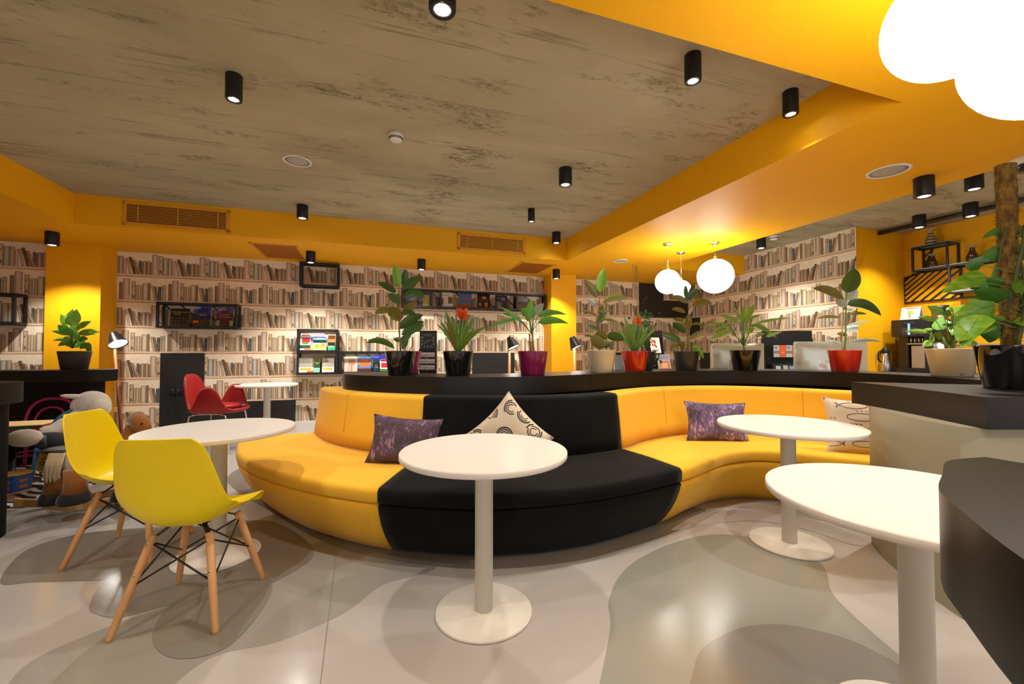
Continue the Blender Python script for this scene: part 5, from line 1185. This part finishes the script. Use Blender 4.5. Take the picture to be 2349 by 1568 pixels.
for x in (0,.55):
    for y in (0,.3): m.box(x,x+.015,y,y+.015,0,h3)
for z in (0,h3-.015): m.box(0,.565,0,.015,z,z+.015); m.box(0,.565,.3,.315,z,z+.015); m.box(0,.015,.015,.3,z,z+.015); m.box(.55,.565,.015,.3,z,z+.015)
obj('frame',m,STL,t,world=False)
for i in range(5):
    for j in range(2):
        cp=thing('cup','white cup inside the glass box, %s of the %s row'%(('first','second','third','fourth','fifth')[i],('lower','upper')[j]),'cup',C(pv+.07+.095*i,.36,.945+j*.10),YAWC,'white cups in the glass box')
        m=MB(); m.lathe([(.001,0),(.028,0),(.038,.085),(.036,.087),(.027,.004),(.001,.003)],18); obj('bowl',m,WP,cp,world=False)
# wall shelf with diagonal rods
GLS=mat('shelf_glass',(.32,.42,.40),.15)
dp=.24
t=cthing('metal_wall_shelf','black metal wall shelf with slanted rods and glass boards on yellow wall','wall shelf',0,0,0)
t.location=C(Vc(2077,.0),.0,1.6); V0=Vc(2077,.0)
def lv(px,off): return Vc(px,off)-V0
def lz(px,py,off): return D(px,py,C(Vc(px,off),off,0).y).z-1.6
m=MB(); s=.022
xa=lv(2098,dp); xb=lv(2178,dp); zt=lz(2098,570,dp); zb=lz(2098,622,dp); ztb=.0
zt2=zt; zb2=zb
def B_(p,q,w=s): m.bar(p,q,w)
for x in (xa,xb):
    for y in (-.012,-dp): B_((x,y,zb),(x,y,zt))
    for z in (zt,zb): B_((x,-.012,z),(x,-dp,z))
for y in (-.012,-dp):
    B_((xa,y,zt),(xb,y,zt)); 
xc=lv(2330,dp); B_((xa,-dp,zb),(xc,-dp,zb)); B_((xa,-.012,zb),(xc,-.012,zb))
zl=lz(2077,695,0.0); xl=0; xr=lv(2185,.0); zk2=lz(2077,640,0)
B_((0,-.012,zl),(xc,-.012,zl)); B_((0,-.012,zl),(0,-.012,zk2)); B_((0,-.012,zk2),(xa+.02,-.012,zb+.02)); B_((xa+.0,-.012,zb),(xa+.10,-.012,zt))
xd=lv(2182,dp); zlow=lz(2182,672,dp); B_((xd,-dp,zlow),(xd,-dp,zb)); B_((xd,-.012,zl),(xd,-.012,zb)); B_((xd,-dp,zlow),(xc,-dp,zlow)); B_((xd,-.012,zlow),(xd,-dp,zlow))
obj('frame',m,STEEL,t,world=False)
m=MB(); n=11; top=zb; 
for i in range(n):
    z0_=zl+ (zk2-zl)*(i+.3)/5 if i<5 else zl; x0_=0 if i<5 else (i-4.3)*.105
    x1_=x0_+(top-z0_)*1.15
    if x1_>xd: z1_=z0_+(xd-x0_)/1.15; x1_=xd
    else: z1_=top
    if z1_>z0_+.01: m.bar((x0_,-.012,z0_),(x1_,-.012,z1_),.014)
for i in range(3): z=zb+(zt-zb)*(.15+.25*i); m.bar((xa,-.012,z),(xa+.09,-.012,z+.07),.012)
obj('slant_rods',m,STEEL,t,world=False)
m=MB(); m.box(xa,xb,-dp+.01,-.01,zt+.012,zt+.022); m.box(xa,xc,-dp+.01,-.01,zb+.012,zb+.022); m.box(xd,xc,-dp+.01,-.01,zlow+.012,zlow+.022); obj('glass_board',m,GLS,t,world=False)
VV=lambda px,off=.12: Vc(px,off)
def vase(label,cat,px,ztop_,r,prof,mt,extra=None,name='bottle_vase',off=.12):
    v=VV(px,off); tt=cthing(name,label,cat,v,off,ztop_,'vases on the metal wall shelf'); m=MB(); m.lathe([(a*r,b2*r) for a,b2 in prof],28); obj('body',m,mt,tt,world=False)
    if extra: extra(tt,r)
    return tt
bean=mat('coffee_bean_glass',(.07,.025,.012),.12,coat=.6)
clr=mat('clear_glass_rim',(.75,.62,.45),.08,trans=.5,coat=.5)
prof=[(.001,0),(.85,0),(.9,.1),(1,.6),(1,1.3),(.62,2.3),(.42,2.9),(.5,3.2)]
def rimf(tt,r):
    m=MB(); m.lathe([(.5*r,3.2*r),(.7*r,3.5*r),(.95*r,3.7*r),(.9*r,3.68*r),(.46*r,3.2*r)],24); obj('rim',m,clr,tt,world=False)
zt_w=1.6+zt+.023; zb_w=1.6+zb+.023; zlw=1.6+zlow+.023
def stripes(tt,r):
    rimf(tt,r); m=MB()
    for k in range(4):
        z0=.35+k*.72; 
        def rr(z):
            for (a,b2),(c3,d3) in zip(prof[:-1],prof[1:]):
                if b2<=z<=d3 and d3>b2: return a+(c3-a)*(z-b2)/(d3-b2)
            return .5
        m.lathe([((rr(z0+j*.09)+.012)*r,(z0+j*.09)*r) for j in range(5)],28)
    obj('stripe',m,mat('stripe_brown',(.10,.045,.02),.3),tt,world=False)
vase('striped brown and sand vase on top of the metal wall shelf','vase',2141,zt_w,.055,prof,mat('sand_layers',(.55,.45,.33),.25,coat=.5),stripes)
vase('small glass bottle of coffee beans inside the metal shelf frame','bottle',2144,zb_w,.05,prof,bean,rimf)
vase('glass bottle of coffee beans right of the shelf frame behind the pothos','bottle',2236,zb_w,.055,prof,bean,rimf)
def jarx(tt,r):
    m=MB(); m.lathe([(r*1.02,r*2.0),(r*1.1,r*2.05),(r*1.1,r*2.25),(.001,r*2.3)],24); obj('lid',m,clr,tt,world=False)
vase('square storage jar on the lowest glass board','jar',2222,zlw,.075,[(.001,0),(.95,0),(1,.1),(1,1.8),(.85,2.0)],mat('jar_mixed_beans',(.40,.30,.22),.2,coat=.5,var=(40,.8,(.10,.06,.04))),jarx,name='storage_jar')
# ------------- socket with cables on the black panel
t=thing('wall_socket','black double wall socket with two plugged cables on the black panel','socket',wallpt(390,.012,.66),ANG)
m=MB(); m.rbox(-.0,.16,-.018,0,-.04,.04,r=.008,ax=1); obj('cover_plate',m,mat('socket_black',(.02,.02,.02),.25),t,world=False)
m=MB()
for x in (.045,.115): m.cyl((x,-.019,0),(x,-.0185,0),.024,n=20)
m.cyl((.115,-.05,0),(.115,-.019,0),.018,n=14); obj('outlets',m,BLK,t,world=False)
m=MB(); m.tube(cr([(.115,-.05,0),(.12,-.06,-.1),(.15,-.05,-.25),(.19,-.03,-.45)],5),.004,6); m.tube(cr([(.05,-.02,-.01),(.06,-.04,-.12),(.09,-.03,-.3),(.12,-.02,-.5)],5),.004,6); obj('cable',m,BLK,t,world=False)
# ================================================================== KIDS CORNER (left)
def zebra():
    m=bpy.data.materials.new('zebra_rug'); m.use_nodes=True; nt=m.node_tree; N=nt.nodes; L=nt.links; b=N['Principled BSDF']; b.inputs['Roughness'].default_value=.9
    tc=N.new('ShaderNodeTexCoord'); mp=N.new('ShaderNodeMapping'); mp.inputs['Rotation'].default_value=(0,0,.35); mp.inputs['Scale'].default_value=(1,1.0,1)
    wv=N.new('ShaderNodeTexWave'); wv.bands_direction='Y'; wv.inputs['Scale'].default_value=3.2; wv.inputs['Distortion'].default_value=6; wv.inputs['Detail'].default_value=2; wv.inputs['Detail Scale'].default_value=1.2
    r=N.new('ShaderNodeValToRGB'); r.color_ramp.elements[0].position=.48; r.color_ramp.elements[0].color=(.012,.012,.012,1); r.color_ramp.elements[1].position=.54; r.color_ramp.elements[1].color=(.62,.61,.58,1)
    L.new(tc.outputs['Object'],mp.inputs[0]); L.new(mp.outputs[0],wv.inputs[0]); L.new(wv.outputs['Fac'],r.inputs[0]); L.new(r.outputs[0],b.inputs['Base Color']); return m
m=MB(); pts=[G(-160,1110,0),G(20,1165,0),G(160,1128,0),G(280,1090,0),G(330,1076,0),G(240,1070,0),G(-60,1072,0)]; cc_=cr([(p.x,p.y,0) for p in pts],6,closed=True)
m.prism([(p.x,p.y) for p in cc_],0.001,.012); obj('zebra_rug',m,zebra(),label='black and white zebra patterned rug under the rocking horse',cat='rug')
def bent_chair(label,loc,rz,mt):
    t=thing('childs_chair',label,'chair',loc,rz,'small bentwood chairs for children')   # faces +Y
    t.scale=(1.17,)*3
    m=MB(); m.lathe([(.001,.29),(.16,.29),(.17,.30),(.17,.312),(.155,.318),(.001,.316)],36); obj('seat',m,mt,t,world=False)
    for x,y in ((-.13,.12),(.13,.12),(-.14,-.13),(.14,-.13)):
        m=MB(); m.tube([(x*1.18,y*1.2,0),(x*1.03,y*1.05,.15),(x*.95,y*.95,.295)],[.011,.013,.014],10); obj('leg',m,mt,t,world=False)
    m=MB(); m.tube(cr([(-.145,-.10,.30),(-.165,-.15,.40),(-.155,-.19,.52),(-.09,-.205,.585),(0,-.21,.60),(.09,-.205,.585),(.155,-.19,.52),(.165,-.15,.40),(.145,-.10,.30)],6),.0125,10); obj('backrest',m,mt,t,world=False)
    m=MB(); m.tube(cr([(-.085,-.12,.31),(-.105,-.16,.40),(-.08,-.185,.49),(0,-.195,.525),(.08,-.185,.49),(.105,-.16,.40),(.085,-.12,.31)],6),.010,10); obj('inner_hoop',m,mt,t,world=False)
    m=MB(); m.tube([(.13*math.cos(2*PI*i/24),.13*math.sin(2*PI*i/24),.16) for i in range(25)],.008,8); obj('stretcher_ring',m,mt,t,world=False)
PKM=mat('magenta_lacquer',(.33,.012,.12),.3,coat=.3); BLM=mat('blue_lacquer',(.012,.15,.32),.35,coat=.2)
bent_chair('small magenta bentwood chair at the kids table',(-4.80,4.22,0),math.radians(195),PKM)
bc=(-3.97,3.76)
bent_chair('small blue bentwood chair carrying the white plush toy',(bc[0],bc[1],0),math.radians(70),BLM)
# kids table + board game
t=thing('kids_table','low dark round table with a board game on it','table',(-4.52,3.80,0)); 
m=MB(); m.lathe([(.001,.475),(.31,.475),(.325,.485),(.32,.50),(.001,.502)],48); obj('tabletop',m,mat('dark_lacquer',(.03,.03,.032),.15,coat=.4),t,world=False)
m=MB(); m.lathe([(.19,0),(.19,.015),(.03,.03),(.03,.475)],28); obj('pedestal',m,STEEL,t,world=False)
t=thing('board_game','open red and green board game box on the low table','board game',(-4.50,3.78,.503),math.radians(20))
m=MB(); m.box(-.24,.30,-.17,.17,0,.045); obj('box',m,mat('game_red',(.52,.03,.015),.4),t,world=False)
m=MB(); m.box(-.235,.295,-.165,.165,.045,.050); obj('board',m,mat('game_board_yellow',(.70,.52,.20),.5,var=(20,.5,(.6,.3,.12))),t,world=False)
m=MB(); m.prism3([(-.02,-.1705,.002),(.30,-.1705,.03),(.30,-.1705,.043),(-.02,-.1705,.043)],[(-.02,-.172,.002),(.30,-.172,.03),(.30,-.172,.043),(-.02,-.172,.043)]); m.box(.300,.302,-.17,.1,.002,.03); obj('green_wedge',m,mat('game_green',(.02,.12,.04),.4),t,world=False)
# white plush toy with cap-like bill and long arms
PL=mat('white_plush',(.66,.62,.55),.95,sheen=.5,bump=(260,.6,.004),spec=.1); NV=mat('dark_overalls',(.015,.017,.025),.8); SC_=mat('grey_blue_scarf',(.07,.085,.12),.9,bump=(60,.5,.01))
t=thing('plush_toy','white plush toy in dark overalls sitting on the blue chair, head turned away','plush toy',(bc[0]-.02,bc[1],.32))
def W2(px,py,Y): return D(px,py,Y)
hd=W2(210,928,3.720)
m=MB(); m.ball(hd,.132,24,sc=(1.02,.95,.93)); m.ball(W2(186,932,3.663),.080,16,sc=(.8,.9,1.1)); m.ball(W2(226,936,3.686),.086,16)
hd_=obj('head',m,PL,t)
m=MB(); m.tube([W2(188,910,3.663),W2(165,909,3.628),W2(148,908,3.594),W2(139,907,3.571)],[0.0412,0.0389,0.0298,0.0114],14,flat=.55); obj('ear',m,PL,hd_)
m=MB(); rows=[W2(196,955,3.82),W2(180,985,3.84),W2(168,1010,3.86),W2(162,1028,3.86)]; m.tube(rows,[0.0801,0.1374,0.1602,0.1145],18); m.ball(rows[-1],.13,14,sc=(1,1,.7)); obj('body',m,NV,t)
m=MB(); m.tube(cr([W2(178,948,3.606),W2(150,970,3.491),W2(118,990,3.411),W2(98,998,3.377)],4),[0.0401]*4+[0.0515]*4+[0.0630]*4+[0.0515],14); m.ball(W2(97,1000,3.377),.052,12); obj('arm',m,PL,t)
m=MB(); m.tube([W2(190,1025,3.548),W2(150,1018,3.411),W2(112,1012,3.296),W2(88,1008,3.228)],[0.0801,0.0858,0.0744,0.0515],16); obj('trouser_leg',m,NV,t)
m=MB(); 
for k in range(5): m.tube([W2(84+k*4,1000,3.228),W2(82+k*4,1010,3.193),W2(86+k*4,1022,3.228)],[0.0160,0.0206,0.0137],8)
obj('ankle_cuff',m,SC_,t)
m=MB(); c=W2(56,1004,3.159); m.ball(c,.105,20,sc=(1.05,.8,.62)); obj('foot',m,PL,t)
m=MB(); m.tube([W2(165,950,3.571),W2(190,946,3.583)],.009,6); obj('strap',m,NV,t)
# rocking horse
HB=mat('horse_brown_plush',(.30,.11,.025),.95,sheen=.4,bump=(200,.6,.004),spec=.1); MN=mat('mane_wool',(.55,.42,.24),.95,bump=(180,.5,.003)); HF=mat('horse_black_plush',(.012,.011,.011),.95,sheen=.3); GS=mat('grey_seat_plush',(.42,.37,.30),.95,sheen=.3)
rk=mat('rocker_wood',(.50,.27,.09),.45,var=(5,.5,(.36,.17,.05),(1,6,6)))
t=thing('rocking_horse','brown plush rocking horse with wool tail on wooden rockers, behind the yellow chairs','rocking horse',(-3.0,3.2,0))
def rkr(pts,Y): return cr([W2(*p) for p in pts],5)
# rockers on the floor
for nm,(pa,pb,pc_) in enumerate((((30,1165),(130,1160),(300,1128)),((97,1172),(200,1168),(330,1140)))):
    a=G(*pa,.04); b2=G(*pb,.0); c=G(*pc_,.02); a.z=.085;b2.z=.030;c.z=.05; dd=(c-a)
    e=c+dd.normalized()*.22; e.z=.10
    m=MB(); pl=cr([a,b2,c,e],6); rows=[]
    for i,p in enumerate(pl):
        tn=(pl[min(i+1,len(pl)-1)]-pl[max(i-1,0)]); sd=Vector((-tn.y,tn.x,0)).normalized()*.014; h=.030
        rows.append([p-sd-Vector((0,0,h)),p+sd-Vector((0,0,h)),p+sd+Vector((0,0,h)),p-sd+Vector((0,0,h))])
    m.grid(rows,close=True,smooth=False); o=len(m.v)-4; m.f+= [[0,1,2,3],[o,o+1,o+2,o+3]]; m.c+=[(1,1,1)]*2; m.mi+=[0,0]; m.sm+=[False]*2
    obj('rocker',m,rk,t,bevel=.006)
Yh=3.24
hc=W2(225,1075,Yh)
m=MB(); m.tube(cr([W2(140,1062,Yh-.05),W2(190,1060,Yh),W2(250,1050,Yh+.08),W2(300,1030,Yh+.15)],5),[.06]*3+[.10]*3+[.125]*8+[.11]*2,20); m.tube(cr([W2(290,1030,Yh+.15),W2(308,1000,Yh+.2),W2(316,975,Yh+.22)],4),[.10,.10,.09,.09,.085,.08,.08,.075,.07],16)
m.tube([W2(312,958,Yh+.2),W2(326,975,Yh+.16),W2(335,990,Yh+.12)],[.062,.060,.040],14); obj('body',m,HB,t)
m=MB(); m.ball(W2(325,972,Yh+.09),.008,10); obj('eye',m,mat('glass_eye',(.005,.005,.005),.1),t)
for (px,yy) in ((128,Yh-.12),(172,Yh-.22),(290,Yh+.05),(310,Yh-.03)):
    m=MB(); a=W2(px+6,1078,yy); g0=W2(px,1128,yy); m.tube([a,W2(px+2,1105,yy),g0],[.075,.062,.070],16); lg=obj('leg',m,HB,t)
    m=MB(); g1=W2(px-2,1146,yy); 
    m.lathe([(.001,0),(.088,0),(.092,.02),(.085,.055),(.07,.075),(.001,.08)],24,c=(g1.x,g1.y,max(.055,g1.z-.02))); obj('hoof',m,HF,lg)
m=MB(); m.ball(W2(158,1062,Yh-.12),.09,16,sc=(1.0,.6,.95)); obj('rump_patch',m,GS,t)
m=MB(); sd=W2(150,1030,Yh-.03); m.ball(W2(145,1031,Yh-.04),.12,18,sc=(1.15,.9,.22)); obj('saddle',m,mat('saddle_dark',(.03,.025,.018),.5),t)
m=MB(); rd=random.Random(4)
for k in range(15):
    x=108+k*2.4; m.tube(cr([W2(x+6,1040,Yh-.16),W2(x+rd.uniform(-3,2),1062,Yh-.2),W2(x-4+rd.uniform(-3,3),1085,Yh-.2),W2(x-6+rd.uniform(-3,3),1100+rd.uniform(-6,8),Yh-.19)],4),.008,7)
obj('tail',m,MN,t)
m=MB()
for k in range(9): m.ball(W2(302+k*2.2,948+k*2.4,Yh+.21),.022,8)
obj('mane',m,MN,t)
# yellow game box leaning under the blue chair, toy cube
t=thing('yellow_box','yellow game box leaning on the floor under the blue chair','box',W2(95,1075,4.05))
t.location.z=.02; bxx=t.location.copy()
m=MB(Matrix.Translation(bxx)@Matrix.Rotation(.55,4,'Y')@Matrix.Rotation(.3,4,'Z')); m.box(-.10,.10,-.03,.03,.04,.30); obj('carton',m,mat('box_yellow',(.80,.55,.01),.4),t)
M_=Matrix.Translation(bxx)@Matrix.Rotation(.55,4,'Y')@Matrix.Rotation(.3,4,'Z')@Matrix.Translation((-.03,-.032,.17))@Matrix.Rotation(PI/2,4,'X')@Matrix.Rotation(-PI/2,4,'Z')
text('title','TAXI',.06,M_,mat('ink_black',(.01,.01,.01),.5),t)
m=MB(Matrix.Translation(bxx)@Matrix.Rotation(.55,4,'Y')@Matrix.Rotation(.3,4,'Z')); m.cyl((-.03,-.030,.265),(-.03,-.0325,.265),.022,n=20); obj('red_emblem',m,mat('emblem_red',(.6,.05,.02),.4),t)
t=thing('toy_drum','small blue toy cylinder box with cutouts and round wooden top on the rug','toy',G(33,1128,.012))
m=MB(); m.rbox(-.075,.075,-.075,.075,.015,.15,r=.02); obj('body',m,mat('toy_blue',(.015,.09,.36),.4),t,world=False)
m=MB(); m.lathe([(.001,.15),(.10,.15),(.105,.157),(.10,.165),(.001,.166)],28); obj('wooden_lid',m,WD,t,world=False); m=MB(); m.lathe([(.001,0),(.10,0),(.10,.012),(.001,.014)],28); obj('wooden_base',m,WD,t,world=False)
m=MB(); 
for z in (.05,.10): m.box(-.03,.045,-.0765,-.0755,z-.012,z+.012); m.box(.0755,.0765,-.03,.03,z-.012,z+.012)
obj('cutouts',m,mat('toy_cutout_orange',(.55,.12,.02),.5),t,world=False)
